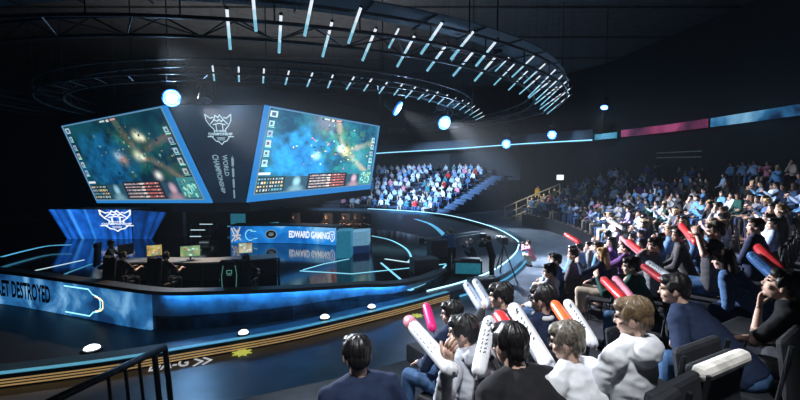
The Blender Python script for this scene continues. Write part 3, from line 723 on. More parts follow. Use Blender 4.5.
# ------------------------------------------------------------------ people near the camera
HEROES = []      # plan positions that the crowd keeps clear of
def hero(px, py, d, lab, M, yaw=0, face=0, block=None, build=1.06, sc=1.0, chair_lab=None, tilt=-.14, roll=0, wr_world=None, **kw):
    """px, py: head on the photograph; d: its distance. Returns the person, the pose and a world-to-local matrix"""
    hd = atd(px, py, d); az, R = azr(hd); rows = block or (B2 if az > 148 else B1)
    r = min(rows, key=lambda q: abs(q[0] - R)); hh = (hd.z - r[2]) / sc
    lean = math.acos(max(.55, min(1, (hh - .50) / .695))); raise_ = max(0, hh - 1.195)
    rz = face_az(az) + face
    p = Pose(lean=lean, yaw=yaw, tilt=tilt, roll=roll, build=build, **kw)
    fwd = Vector((-sin(rz), cos(rz), 0)); off = p.head.y * sc
    base = Vector((hd.x, hd.y, 0)) - fwd * off; base.z = r[2]
    W2L = (Matrix.Translation(base) @ Matrix.Rotation(rz, 4, 'Z') @ Matrix.Scale(sc, 4)).inverted()
    if wr_world:
        p = Pose(lean=lean, yaw=yaw, tilt=tilt, roll=roll, build=build, wr={k: W2L @ v for k, v in wr_world.items()}, **kw)
    t = person('person', lab, p, M, base, rz, vox=.013 if d > 3 else .010, hvox=.006, cvox=.014 if d > 3 else .011, scale=sc)
    HEROES.append(base.copy())
    if raise_ > .03:
        for c in t.children: pass
        t.location.z += min(raise_, .12) * sc
    c = chair(base, rz, chair_lab or 'chair of the ' + ' '.join(lab.split(',')[0].split()[:13]), False)
    return t, p, W2L, base, rz
STICKW = mat('stick_white', (.80, .82, .86), .35, var=.08, coat=.4); STICKR = mat('stick_red', (.75, .035, .04), .35, var=.15, coat=.4); STICKP = mat('stick_pink', (.85, .30, .40), .35, var=.15, coat=.4)
STICKM = mat('stick_magenta', (.8, .03, .22), .35, emit=(.9, .03, .25), es=.25); STICKO = mat('stick_orange', (.8, .15, .04), .35, var=.3, coat=.4); STICKB = mat('stick_blue', (.05, .16, .42), .35, var=.15, coat=.4); STICKG = mat('stick_grey', (.38, .44, .56), .35, var=.12, coat=.4)
INK = mat('stick_ink', (.02, .022, .03), .5)
def stick(a, b_, r, m, lab, marks=None, tip=None):
    """inflated clapper stick from the held end a to the tip b_"""
    L = (b_ - a).length; d = (b_ - a).normalized(); x, y, _ = frame_of(d)
    t = thing('inflatable_stick', lab, 'inflatable stick', a, group='inflatable clapper sticks'); 
    r *= .88
    prof = [(.012, -.012), (r * .7, -.004), (r * .95, .02), (r, .07), (r * 1.02, L * .5), (r, L - .06), (r * .93, L - .02), (r * .62, L + .004), (.012, L + .012)]
    M = Matrix((x, y, d)).transposed().to_4x4(); bb = BM(); lathe(bb, prof, M, 18); link('tube', bb, m, t, smooth=True)
    tocam = (Vector((0, 0, H)) - a); ang = math.atan2(tocam.dot(y), tocam.dot(x))
    def on(s, w): th = ang + w / r; return (x * cos(th) + y * sin(th)) * (r * 1.03) + d * s
    if marks:
        bb = BM(); rr = random.Random(marks)
        strokes(bb, [[(L * .86, -r * .3), (L * .80, r * .1), (L * .84, r * .35)], [(L * .80, -r * .35), (L * .76, 0), (L * .79, r * .3)]], r * .22, on)
        s = L * .68
        while s > L * .28:
            w = rr.uniform(.03, .05) * L / .6; strokes(bb, [[(s, -r * .35), (s - w * .6, -r * .35), (s - w * .3, r * .35)], [(s, r * .3), (s - w * .5, r * .1)]], r * .16, on); s -= w * 1.2
        link('printed_mark', bb, INK, t)
    bb = BM(); lathe(bb, [(.006, -.05), (.009, -.02), (.009, -.005)], M, 8); link('valve', bb, INK, t)
    if tip: bb = BM(); lathe(bb, [(r * 1.03, L - .16), (r * 1.03, L - .07), (r * .96, L - .018), (r * .65, L + .007), (.012, L + .016)], M, 18); link('tip', bb, tip, t, smooth=True)
    return t
# ------------------------------------------------------------------ the audience beside the camera
def sk(x0, y0, d0, x1, y1, d1): return atd(x0, y0, d0), atd(x1, y1, d1)
k_a = sk(453, 372, 2.25, 408, 320, 3.1)
t, p, W, *_ = hero(463, 334, 2.85, 'person in pale grey jacket with dark straps, turned left beside white stick', mats('light grey', 'pale blue'), yaw=.45, face=.3, hood=True, wr_world={-1: k_a[0].lerp(k_a[1], .1)}, arms=('up', 'lap'))
for sd in (-1, 1):
    b = BM(); pts = [p.hip + p.sp * h + p.fx * (.10 * sd) - p.fy * yy for h, yy in ((.05, .150), (.2, .145), (.36, .15), (.46, .125), (.53, .06), (.52, -.04), (.45, -.12))]
    for q0, q1 in zip(pts, pts[1:]): tube(b, [q0, q1], .022, 6)
    link('strap', b, CLOTH['charcoal'], t)
hero(452, 313, 3.9, 'person in dark top with black hair, just past the jacket with straps', mats('navy', 'denim'), yaw=.5, face=.3)
hero(357, 357, 2.5, 'person with glossy black hair alone at the bottom left of the audience', mats('navy', 'charcoal'), yaw=-.1, chair_lab='dark chair at the bottom edge under the glossy black haired person')
hero(510, 353, 2.15, 'person seen from behind with thick black hair between two white sticks', mats('black', 'black'), face=-.05)
k_g = sk(482, 310, 3.75, 466, 284, 4.2)
t, p, W, *_ = hero(501, 297, 3.6, 'person in dark top with tousled hair leaning forward by the grey sticks', mats('charcoal', 'black'), yaw=.35, face=.2, wr_world={-1: k_g[0]}, arms=('up', 'lap'))
t, p, *_ = hero(543, 296, 3.4, 'person with glasses and white collar over a dark navy jacket', mats('navy', 'navy'), yaw=.25, face=.1)
glasses(t, p)
b = BM(); tube(b, [p.neck + p.nd * .03 + Vector((.068 * cos(a), .072 * sin(a), .008 * sin(a))) for a in np.linspace(0, 2 * PI, 16, endpoint=False)], .022, 8, closed=True); link('collar', b, CLOTH['white'], t, smooth=True)
t, p, *_ = hero(567, 343, 2.2, 'person with streaked grey hair and white shirt bending towards the left', mats('white', 'navy', 'ash grey'), yaw=.35, face=.15, tilt=-.25, sc=.88); glasses(t, p)
t, p, *_ = hero(633, 317, 2.2, 'person with highlighted brown hair in white hooded jacket, nearest the camera', mats('white', 'charcoal', 'brown'), yaw=.35, face=.08, hood=True, tilt=-.2, sc=.9); glasses(t, p)
hero(674, 295, 3.2, 'person in navy jacket with black fringe, profile towards the screens', mats('navy', 'denim'), yaw=.35, face=.12, arms=('lap', 'knee'))
hero(723, 263, 4.8, 'person with long dark hair and pale denim jacket seen from behind', mats('denim', 'navy', 'dark brown'), hair='long', yaw=.2, arms=('lap', 'lap'))
k_j = sk(697, 243, 5.05, 681, 225, 5.6)
hero(715, 231, 5.2, 'person with light brown hair and dark short-sleeved shirt reading a red stick', mats('charcoal', 'denim', 'ash grey'), yaw=.3, face=.15, sleeve='short', build=1.1, tilt=-.25, wr_world={-1: k_j[0] + Vector((-.02, -.03, -.02)), 1: k_j[0] + Vector((.06, .03, -.06))}, arms=('up', 'up'))
hero(781, 289, 3.05, 'person in black short-sleeved shirt resting chin on hand, looking up', mats('black', 'charcoal'), yaw=.3, face=.1, sleeve='short', arms=('chin', 'cross'), tilt=.25)
hero(631, 267, 5.3, 'person in dark green jacket with black hair, profile behind the red sticks', mats('dark green', 'denim'), yaw=.35, face=.15, arms=('up', 'lap'))
hero(550, 271, 6.1, 'person in light grey top alone at the edge of the lit aisle', mats('light grey', 'denim'), yaw=.4, face=.2)
k_n = sk(645, 255, 6.2, 628, 241, 6.8)
hero(655, 245, 6.3, 'person in grey shirt with yellow straps leaning on a red stick', mats('grey', 'navy', 'dark brown'), yaw=.35, face=.15, wr_world={-1: k_n[0]}, arms=('up', 'lap'))

# the sticks they hold
stick(*k_a, .052, STICKW, 'thick white stick with pink tip in front of the jacket with straps', 3, STICKP)
stick(*sk(433, 330, 4.0, 426, 305, 4.3), .05, STICKM, 'glowing magenta stick beside the curb')
stick(*k_g, .045, STICKG, 'grey blue stick, left one of a raised pair', 5)
stick(*sk(491, 308, 3.7, 475, 281, 4.15), .045, STICKG, 'grey blue stick, right one of a raised pair', 6)
stick(*sk(478, 374, 2.35, 490, 319, 2.75), .05, STICKW, 'white stick with black emblem standing left of the thick black hair', 8)
stick(*sk(512, 335, 2.75, 498, 314, 3.0), .056, STICKR, 'red stick right behind the thick black hair')
stick(*sk(550, 370, 2.35, 513, 307, 3.05), .058, STICKW, 'large white printed stick leaning across behind the thick black hair', 11)
stick(*sk(572, 330, 2.9, 554, 303, 3.2), .046, STICKO, 'orange stick left of the streaked grey hair')
stick(*sk(594, 345, 2.75, 567, 302, 3.15), .046, STICKW, 'white printed stick rising right of the streaked grey hair', 12)
stick(*sk(624, 300, 3.6, 603, 279, 4.0), .045, STICKR, 'red stick in front of the dark green jacket')
stick(*sk(632, 299, 3.6, 615, 278, 4.0), .042, STICKP, 'pink stick in front of the dark green jacket')
stick(*sk(672, 279, 3.9, 648, 263, 4.4), .042, STICKW, 'white printed stick above the navy jacket', 14)
stick(*sk(664, 281, 3.95, 643, 266, 4.4), .042, STICKR, 'red stick lying against the white one above the navy jacket')
stick(*k_j, .052, STICKR, 'red stick held up by the light brown haired person')
stick(*k_n, .05, STICKR, 'red stick under the hands of the person with yellow straps')
stick(*sk(784, 273, 3.6, 758, 247, 4.1), .055, STICKR, 'bright red stick behind the person resting chin on hand')
stick(*sk(777, 279, 3.5, 751, 255, 4.0), .055, STICKB, 'blue stick below the bright red one', 15)
stick(*sk(624, 229, 9.0, 608, 219, 9.4), .055, STICKW, 'white stick over the crowd near the yellow haired person', 16)
stick(*sk(643, 256, 6.9, 621, 237, 7.4), .05, STICKP, 'pink stick beside the person with yellow straps')
stick(*sk(580, 243, 11.5, 565, 234, 12), .07, STICKR, 'red stick in the front rows by the lit aisle')

# draped chair in the lower right corner and a drifting row of empty dark chairs
w = thing('audience_chair', 'empty chair with a pale cover over its backrest in the bottom right corner', 'chair'); chair_parts(w)
q = atd(724, 368, 2.25); az, R = azr(q); q2 = Vector((q.x, q.y, 0)) + Vector((-sin(face_az(az)), cos(face_az(az)), 0)) * .27; w.location = (q2.x, q2.y, 2.1); w.rotation_euler = (0, 0, face_az(az)); HEROES.append(Vector(w.location))
b = BM(); box(b, (0, -.262, .85), (.49, .09, .085), Matrix.Rotation(R_(-8), 3, 'X'), bev=.035); link('cover', b, mat('pale_cover', (.75, .72, .66), .8), w)['label'] = 'pale cloth cover'
for px, py, d, lab in ((662, 345, 1.75, 'empty dark chair right of the white hooded jacket'), (700, 325, 2.5, 'empty dark chair between the navy jacket and the draped chair'), (600, 300, 3.9, 'empty dark chair behind the white printed stick'),
                       (735, 300, 3.6, 'empty dark chair in the shade before the chin resting person')):
    q = atd(px, py, d); az, R = azr(q); rows = B2 if az > 148 else B1; r = min(rows, key=lambda s: abs(s[0] - R)); P = polar(r[0], az, r[2]); HEROES.append(P); chair(P, face_az(az), lab, False)

# ------------------------------------------------------------------ the crowd
rc = random.Random(21)
PROT = []
for i, kw in enumerate((dict(lean=.12, yaw=.3), dict(lean=.3, yaw=.5, arms=('knee', 'knee')), dict(lean=.05, yaw=.1, arms=('clap', 'clap')), dict(lean=.22, yaw=.6, arms=('lap', 'chin')), dict(lean=.0, yaw=.4, arms=('cross', 'cross')), dict(lean=.15, yaw=.2, arms=('up', 'lap'), hair='long'))):
    p = Pose(**kw); PROT.append(dict(body=body_mesh(p, .02, .013, 5), hair=hair_mesh(p, .013), top=top_mesh(p, .024), trousers=legs_mesh(p, .024), pose=p))
for q in PROT:
    for k in ('body', 'hair', 'top', 'trousers'):
        for m in ([SKINS[0], EYE, LIP] if k == 'body' else [CLOTH['navy']]): q[k].materials.append(m)
FARP = []
for i in (0, 1, 2, 3, 5):
    p = PROT[i]['pose']; me = join([(body_mesh(p, .04, .022, 4), 0), (hair_mesh(p, .022), 1), (top_mesh(p, .042), 2), (legs_mesh(p, .042), 3)], 'spectator')
    for m in (SKINS[0], HAIRS['black'], CLOTH['white'], CLOTH['navy']): me.materials.append(m)
    FARP.append(me)
def setm(o, i, m): o.material_slots[i].link = 'OBJECT'; o.material_slots[i].material = m
TOPS_R = ['navy'] * 5 + ['black'] * 4 + ['charcoal'] * 3 + ['denim'] * 5 + ['pale blue'] * 5 + ['white'] * 3 + ['light grey'] * 3 + ['sky blue'] * 3 + ['red', 'pink', 'dark green', 'purple', 'lilac', 'beige', 'grey']
TOPS_F = ['white'] * 7 + ['pale blue'] * 7 + ['light grey'] * 3 + ['sky blue'] * 3 + ['navy'] * 2 + ['charcoal', 'black', 'red', 'pink', 'lilac', 'teal', 'denim']
HR = ['black'] * 7 + ['dark brown'] * 3 + ['brown', 'blond']
TRS = ['navy', 'denim', 'black', 'charcoal', 'denim', 'beige']
def spectator(P, rz, lab, top, hair, tr, sk_, detailed, group):
    if detailed:
        q = rc.choice(PROT); t = thing('person', lab, 'person', P, rz, group)
        for k, m in (('body', SKINS[sk_]), ('hair', HAIRS[hair]), ('top', CLOTH[top]), ('trousers', CLOTH[tr])):
            o = bpy.data.objects.new(k, q[k]); COL.objects.link(o); o.parent = t; setm(o, 0, m)
    else:
        t = bpy.data.objects.new('person', rc.choice(FARP)); COL.objects.link(t); t.location = P; t.rotation_euler = (0, 0, rz); tag(t, lab, 'person', group)
        for i, m in enumerate((SKINS[sk_], HAIRS[hair], CLOTH[top], CLOTH[tr])): setm(t, i, m)
    s = rc.uniform(.94, 1.06); t.scale = (s, s, s); return t
def pixel(P):
    q = P - Vector((0, 0, H)); dp = q.y * cos(PITCH) - q.z * sin(PITCH); up = q.y * sin(PITCH) + q.z * cos(PITCH); return 400 + F * q.x / dp, 200 - F * up / dp, dp
for k, (R, hd, z) in enumerate(B1):
    az = 74.3 + rc.uniform(0, 1); n = 0
    while az < 147.3:
        P = polar(R, az + rc.uniform(-.3, .3), z); az += math.degrees(rc.choice([.72, .78, .85, 1.0]) / R)
        x, y, dp = pixel(P + Vector((0, 0, 1.1)))
        if P.y < 1 or dp < 4.5 or x > 822 or abs(azr(P)[0] - 108) < 1.4: continue
        if any((P - h).to_2d().length < (.72 if dp < 9 else .55) for h in HEROES): continue
        if dp < 6.0 and rc.random() < .5: continue
        if x < 549 and y > 232 and dp < 18: continue
        if k >= 6 and rc.random() < .6: continue
        n += 1; hair = rc.choice(HR); top = rc.choice(TOPS_R); rz = face_az(azr(P)[0]) + rc.uniform(-.15, .35)
        if rc.random() < .10: continue
        lab = 'person in %s top with %s hair, %s along %s row, right stand' % (top, hair, ordw(n), ordw(k + 1))
        spectator(P, rz, lab, top, hair, rc.choice(TRS), rc.choice([0, 0, 1, 2]), dp < 15, 'spectators in the right stand')
        if dp < 22: chair(P, face_az(azr(P)[0]), 'dark chair of the %s person along %s row of right stand' % (ordw(n), ordw(k + 1)), dp > 9, 'dark chairs of the right stand')
for k, (R, hd, z) in enumerate(FAR):
    b = BM(); A = np.linspace(15, 47.8, 24)
    sweep(b, [polar(R - .05, a, z) for a in A][::-1], [(-.22, .36), (-.22, .44), (.22, .44), (.22, .36)]); bmesh.ops.recalc_face_normals(b, faces=b.faces)
    for a in A[::3]: prism(b, [polar(R - .2, a - .1), polar(R - .2, a + .1), polar(R + .1, a + .1), polar(R + .1, a - .1)], z + .01, z + .37)
    tag(link('audience_bench', b, mat('bench_blue', (.02, .05, .11), .6)), 'long blue bench under the %s row of the far stand' % ordw(k + 1), 'bench', 'benches of the far stand')
    for blk, a0, a1 in (('left', 15.5, 32.1), ('right', 35.2, 47.6)):
        az = a0 + rc.uniform(0, .8); n = 0
        while az < a1:
            P = polar(R, az, z); az += math.degrees(rc.choice([.62, .68, .76, .95]) / R); x, y, dp = pixel(P + Vector((0, 0, 1)))
            if x < 336 or (k < 3 and x > 508): continue
            if rc.random() < .10: continue
            n += 1; top = rc.choice(TOPS_F); hair = rc.choice(HR)
            lab = '%s person in %s top, %s row of far stand %s of the stair' % (ordw(n), top, ordw(k + 1), blk)
            o = spectator(P, face_az(azr(P)[0]) + rc.uniform(-.3, .3), lab, top, hair, rc.choice(TRS), rc.choice([0, 0, 1]), False, 'spectators in the far stand')
# ------------------------------------------------------------------ the gap between the stands: stair with rails and a steward
RAIL = mat('rail_cream', (.45, .42, .34), .5)
t = thing('stair_railing', 'pale metal railing of the stair between far and right stands', 'railing')
A0, A1 = atd(505, 207, 34), atd(560, 184, 36)
for z0, nm in ((0, 'top_rail'), (-.55, 'mid_rail'), (-1.05, 'bottom_rail')):
    b = BM(); tube(b, [A0 + Vector((0, 0, z0)), A1 + Vector((0, 0, z0))], .055 if z0 == 0 else .04, 6); link(nm, b, RAIL, t)
for k in range(6):
    a = A0.lerp(A1, k / 5); b = BM(); tube(b, [a, a - Vector((0, 0, 1.15 if k else 1.3))], .045, 6); link('post', b, RAIL, t)
b = BM(); prism(b, [(A0.x - .3, A0.y - .3), (A1.x + .3, A1.y - .3), (A1.x + .3, A1.y + 2.4), (A0.x - .3, A0.y + 2.4)], 0, .05)
n = 12
for k in range(n):
    a = A0.lerp(A1, k / n); c = A0.lerp(A1, (k + 1) / n); zt = a.z - 1.12
    if zt > .1: prism(b, [(a.x, a.y - .15), (c.x, c.y - .15), (c.x, c.y + 2), (a.x, a.y + 2)], 0, zt)
link('floor_stair_middle', b, mat('stair_grey', (.12, .13, .15), .6), kind='structure')
t = thing('sign_box', 'small white lit box on a post at the top of the pale railing', 'light box', A1)
b = BM(); tube(b, [(0, 0, -.15), (0, 0, .45)], .03, 6); link('post', b, STEEL, t)
b = BM(); box(b, (0, 0, .55), (.55, .15, .42), bev=.03); link('lit_case', b, mat('white_glow', (.8, .8, .8), .5, emit=(.9, .95, 1), es=1.3), t)
g = A0.lerp(A1, .62); zt = max(A0.lerp(A1, math.floor(.62 * n) / n).z - 1.12, .05)
person('person', 'steward in bright yellow jacket standing at the pale railing', Pose(kind='stand', arms=('side', 'side')), mats('yellow', 'black'), (g.x, g.y + .6, zt), R_(200), vox=.03, hvox=.018, cvox=.03)
# upper railing at the back of the right stand
t = thing('upper_railing', 'white railing at the back of the right stand', 'railing')
U0, U1 = atd(657, 153, 27), atd(702, 151, 22.5)
for z0 in (0, -.3): b = BM(); tube(b, [U0 + Vector((0, 0, z0)), U1 + Vector((0, 0, z0))], .03, 6); link('rail', b, RAIL, t)
for k in range(4):
    a = U0.lerp(U1, k / 3); b = BM(); tube(b, [a, a - Vector((0, 0, 2.0))], .02, 6); link('post', b, STEEL, t)

# crouching photographer on the lit aisle and crew in the pit
def held_camera(t, p):
    M = p.HM; b = BM(); c = M @ Vector((0, .19, -.02)); box(b, c, (.14, .09, .11), M.to_3x3(), bev=.015); link('camera_body', b, BLACK, t)
    b = BM(); tube(b, [M @ Vector((0, .23, -.02)), M @ Vector((0, .40, -.02))], .04, 12); link('lens', b, BLACK, t)
p = Pose(kind='crouch', lean=.35, arms=('cam', 'cam'), hair='short'); P = onz(533, 266, 0)
t = person('person', 'photographer in pinkish top and pale trousers crouching outside the glowing rim', p, mats('pink', 'beige', 'dark brown'), (P.x, P.y, 0), R_(75), vox=.02, hvox=.012, cvox=.02); held_camera(t, p)
for px, py, lab, M, kind, rz in ((492, 281, 'crew member in black standing by the tripod inside the rim', mats('black', 'black'), 'stand', 60), (452, 270, 'crew member in blue denim jacket standing on the pit floor by the console', mats('denim', 'black', 'brown'), 'stand', 20), (474, 262, 'crew member in charcoal bending behind the teal console', mats('charcoal', 'navy', 'brown'), 'crouch', 100)):
    P = onz(px, py, .03); p = Pose(kind=kind, lean=.3, arms=('cam', 'up')); person('person', lab, p, M, P, R_(rz), vox=.02, hvox=.012, cvox=.02, scale=.95)
t = thing('tripod_camera', 'black broadcast camera on a tripod inside the glowing rim', 'camera', onz(503, 277, .03)); 
for a in (0, 2.1, 4.2): b = BM(); tube(b, [(0, 0, 1.2), (.45 * cos(a), .45 * sin(a), .015)], .025, 6); link('leg', b, STEEL, t)
b = BM(); box(b, (0, 0, 1.38), (.22, .5, .28), bev=.03); link('camera_body', b, BLACK, t)
b = BM(); tube(b, [(-.05, .2, 1.38), (-.05, .55, 1.38)], [.09, .11], 12); link('lens', b, BLACK, t)
t = thing('console', 'black equipment console with teal lit front in the pit', 'console', onz(468, 277, .03), R_(-8))
t.scale = (.8, .8, .8); b = BM(); box(b, (0, .3, .38), (1.3, .6, .74), bev=.03); link('body', b, BLACK, t)
b = BM(); box(b, (0, -.012, .40), (1.15, .03, .5)); link('lit_panel', b, mat('teal_glow', (.05, .2, .25), .4, emit=(.02, .25, .36), es=.4), t)
b = BM(); box(b, (.1, .3, .80), (.9, .5, .08), bev=.02); link('keyboard_deck', b, STEEL, t)
t = thing('camera_crane', 'pale camera crane arm leaning over the dark pit', 'camera crane', onz(447, 262, .03))
b = BM(); tube(b, [(0, 0, 0.02), (0, 0, 1.0)], .06, 8); link('column', b, STEEL, t)
b = BM(); tube(b, [(-1.0, .6, .75), (1.3, -.9, 1.35)], .045, 8); tube(b, [(-1.0, .6, .9), (1.3, -.9, 1.47)], .03, 8); link('arm', b, mat('crane_white', (.22, .25, .28), .4), t)
b = BM(); box(b, (1.35, -.95, 1.25), (.25, .3, .3), bev=.03); link('camera_head', b, BLACK, t)
b = BM(); box(b, (-1.05, .63, .8), (.3, .2, .3), bev=.03); link('counterweight', b, BLACK, t)
for px, py, lab, s in ((424, 272, 'low black flight case on the pit floor left of the crane', (.9, .6, .5)), (483, 288, 'low black flight case close to the near rim', (1.0, .5, .35)), (437, 256, 'black flight case behind the camera crane', (.7, .6, .7))):
    t = thing('flight_case', lab, 'case', onz(px, py, .41 if px < 440 else .03), .3, 'flight cases in the pit'); b = BM(); box(b, (0, 0, s[2] / 2 + .01), s, bev=.02); link('body', b, BLACK, t)
    b = BM()
    for z in (.04, s[2] - .02): box(b, (0, 0, z), (s[0] + .02, s[1] + .02, .03))
    link('edge_band', b, STEEL, t)
# ------------------------------------------------------------------ stage furniture and players
WOOD = mat('desk_grey', (.20, .21, .23), .4)
def gaming_chair(loc, rz, lab, emblem=False):
    t = thing('gaming_chair', lab, 'chair', loc, rz, 'gaming chairs on the stage')
    b = BM()
    for k in range(5): a = 2 * PI * k / 5; tube(b, [(0, 0, .07), (.3 * cos(a), .3 * sin(a), .04)], .025, 6)
    tube(b, [(0, 0, .05), (0, 0, .42)], .03, 8); link('base', b, STEEL, t)
    b = BM(); box(b, (0, .03, .44), (.52, .5, .10), bev=.04); link('seat', b, FABRIC, t)
    b = BM(); box(b, (0, -.26, .86), (.50, .10, .78), Matrix.Rotation(R_(-6), 3, 'X'), bev=.045); box(b, (0, -.29, 1.15), (.30, .10, .16), Matrix.Rotation(R_(-6), 3, 'X'), bev=.04); link('backrest', b, FABRIC, t)
    for sd in (-1, 1): b = BM(); box(b, (.30 * sd, .02, .66), (.07, .3, .04), bev=.015); box(b, (.30 * sd, 0, .56), (.03, .06, .18)); link('armrest', b, PLASTIC, t)
    if emblem:
        Z = lambda x, y: Vector((x, -.335 + (y - .8) * .1, y)); b = BM()
        strokes(b, [[(-.17, .52), (-.19, .85), (-.15, 1.10), (.15, 1.10), (.19, .85), (.17, .52), (-.17, .52)]], .018, Z); strokes(b, [[(-.06, .90), (-.06, .98), (.06, .98), (.06, .90), (-.06, .90)], [(-.05, .86), (.05, .86)]], .02, Z)
        link('emblem', b, mat('emblem_green', (.1, .3, .28), .5, emit=(.2, .6, .5), es=.35), t)
    return t
def monitor(loc, rz, lab, img, w=.56, h=.33, es=1.0):
    t = thing('monitor', lab, 'monitor', loc, rz, 'monitors on the desks')
    b = BM(); lathe(b, [(.13, 0), (.13, .012), (.03, .02), (.02, .14), (.0101, .14)], Matrix.Translation((0, .06, 0)), 14); link('stand', b, BLACK, t)
    b = BM(); box(b, (0, .02, .12 + h / 2), (w + .03, .035, h + .03), bev=.008); case = link('case', b, BLACK, t)
    if img is not None:
        q = Quad((-w / 2, 0, .12 + h), (w / 2, 0, .12 + h), (w / 2, 0, .12), (-w / 2, 0, .12)); q.n = Vector((0, -1, 0)); pixel_panel('display', q, 0, 0, 1, 1, img, led_mat('monitor_pixels', es), case, 0)
    return t
def small_img(base, seed):
    r = np.random.RandomState(seed); im = np.ones((14, 24, 3)) * np.array(base) * .6
    im *= (.5 + vnoise(24, 14, 5, seed))[..., None]
    for k in range(14): y, x = r.randint(0, 13), r.randint(0, 21); im[y:y + 2, x:x + 3] = np.array([(.9, .8, .3), (.2, .7, .5), (.8, .3, .2), (.8, .9, .9)][r.randint(4)]) * r.uniform(.4, 1)
    return im
# left team's desk, curved, players with their backs to the camera
dz = DECK + .74
dk = spline([onz(104, 263, dz), onz(150, 262, dz), onz(200, 262.5, dz), onz(245, 260, dz), onz(279, 257.5, dz)], 5)
t = thing('player_desk', 'long dark desk with grey top on the left of the stage', 'desk')
b = BM(); sweep(b, [Vector((p.x, p.y, dz)) for p in dk], [(-.75, -.05), (-.75, 0), (.0, 0), (.0, -.05)][::-1]); bmesh.ops.recalc_face_normals(b, faces=b.faces); link('desk_top', b, WOOD, t)
b = BM(); sweep(b, [Vector((p.x, p.y, DECK)) for p in dk], [(-.72, .0), (-.72, .69), (-.66, .69), (-.66, .0)][::-1]); bmesh.ops.recalc_face_normals(b, faces=b.faces); link('front_panel', b, BLACK, t)
for i in (0, len(dk) // 2, len(dk) - 1):
    p = dk[i]; d = dk[min(i + 1, len(dk) - 1)] - dk[max(i - 1, 0)]; n = Vector((-d.y, d.x, 0)).normalized(); b = BM()
    a = Vector((p.x, p.y, DECK)) + n * .06; tube(b, [a + n * .05, a + n * .05 + Vector((0, 0, .69))], .04, 8); link('leg', b, BLACK, t)
mon = [(147, 262, small_img((.7, .55, .15), 4), 'monitor with yellow picture on the left desk', .42), (184, 263, small_img((.35, .55, .25), 5), 'monitor with green picture on the left desk', .56), (241, 259, small_img((.6, .55, .4), 6), 'monitor with pale picture beside the emblem chair', .42), (118, 261, None, 'dark monitor at the left end of the desk', .5)]
for x, y, im, lab, w in mon:
    p = onz(x, y, dz) + Vector((0, .42, 0)); monitor((p.x, p.y, dz), math.atan2(-p.x, p.y) if im is not None else R_(70), lab, im, w, .33, 1.1)
JER = mat('jersey_dark', (.03, .03, .035), .8); JERY = mat('jersey_bronze', (.16, .09, .035), .75)
pl = [(111, 243, 14.0, -70, 'player in black and bronze jersey at the far left, turned right', 'desk'), (123, 256, 12.0, -25, 'player with headset bent over the left end of the desk', 'desk'), (166, 257, 11.9, -20, 'player in front of the green monitor reaching to the mouse', 'desk'), (246, 263, 11.6, -5, 'player half hidden by the emblem chair', 'desk')]
for x, y, d, rot, lab, a in pl:
    q = atd(x, y, d); hh = 1.19; rz = R_(rot); fwd = Vector((-sin(rz), cos(rz), 0)); p = Pose(lean=.22, arms=(a, a), sleeve='short', tilt=-.15)
    base = Vector((q.x, q.y, 0)) - fwd * p.head.y; base.z = DECK
    t = person('person', lab, p, dict(top=JERY if x in (111,) else JER, trousers=CLOTH['black'], hair=HAIRS['dark brown'], skin=SKINS[0], shoes=CLOTH['black']), base, rz, vox=.018, hvox=.010, cvox=.02); headset(t, p)
    gaming_chair(base, rz, 'black gaming chair under the ' + lab.split(' at ')[0].split(' bent')[0].split(' in front')[0] + {111: ' furthest from the emblem chair', 123: ' bent over the desk', 166: ' at the green monitor', 246: ''}[x])
q = atd(232, 263, 11.4); gaming_chair((q.x, q.y, DECK), R_(8), 'black gaming chair with pale green emblem on its back', True)
# right team's desk with LED front
t = thing('team_desk', 'curved desk with bright blue LED front and white team name', 'desk')
g0 = [onz(231, 243.5, DECK), onz(262, 243.5, DECK), onz(300, 243.8, DECK), onz(336, 246, DECK)]
GD = spline(g0, 6); ga = [0.]
for a, b_ in zip(GD, GD[1:]): ga.append(ga[-1] + (b_ - a).length)
def on_gd(s, z, off=.03):
    s = max(0, min(ga[-1] - 1e-4, s)); i = min(max(k for k in range(len(ga)) if ga[k] <= s), len(GD) - 2); a, c = GD[i], GD[i + 1]; d = c - a
    return a.lerp(c, (s - ga[i]) / (ga[i + 1] - ga[i])) + Vector((d.y, -d.x, 0)).normalized() * off + Vector((0, 0, z))
GL = ga[-1]; GH = .86
b = BM(); sweep(b, [Vector((p.x, p.y, DECK)) for p in GD], [(-.04, .02), (-.04, GH), (.02, GH), (.02, .02)][::-1]); bmesh.ops.recalc_face_normals(b, faces=b.faces)
LF = link('led_front', b, cloud_led('desk_led', (.003, .07, .30), (.01, .20, .60), (.35, .70, .9), .7, 1.25, .38, .56, .78), t)
b = BM(); sweep(b, [Vector((p.x, p.y, DECK)) for p in GD], [(-.9, GH), (-.9, GH + .05), (.05, GH + .05), (.05, GH)][::-1]); bmesh.ops.recalc_face_normals(b, faces=b.faces); link('desk_top', b, BLACK, t)
b = BM(); sweep(b, [Vector((p.x, p.y, DECK)) for p in GD], [(-.85, .0), (-.85, GH), (-.8, GH), (-.8, .0)][::-1]); bmesh.ops.recalc_face_normals(b, faces=b.faces); link('rear_panel', b, BLACK, t)
b = BM(); WHT = mat('led_white', (.6, .6, .6), .5, emit=(.9, .95, 1), es=1.1)
v, f, w = text2d('EDWARD GAMING', .34, .03, .62); s0 = GL * .535; k = GL * .40 / w
put(b, v, f, lambda x, y: on_gd(s0 + x * k, .30 + y)); link('team_name', b, WHT, LF)
b = BM()
strokes(b, [[(.06 + .0, .12), (.22, .35), (.06, .75)], [(.16, .78), (.36, .50), (.46, .80)], [(.1, .40), (.48, .42)], [(.2, .15), (.42, .3), (.48, .18)], [(.3, .3), (.36, .66)]], .07, on_gd)
link('mascot_mark', b, mat('led_cream', (.5, .45, .4), .5, emit=(.75, .68, .6), es=.7), LF)
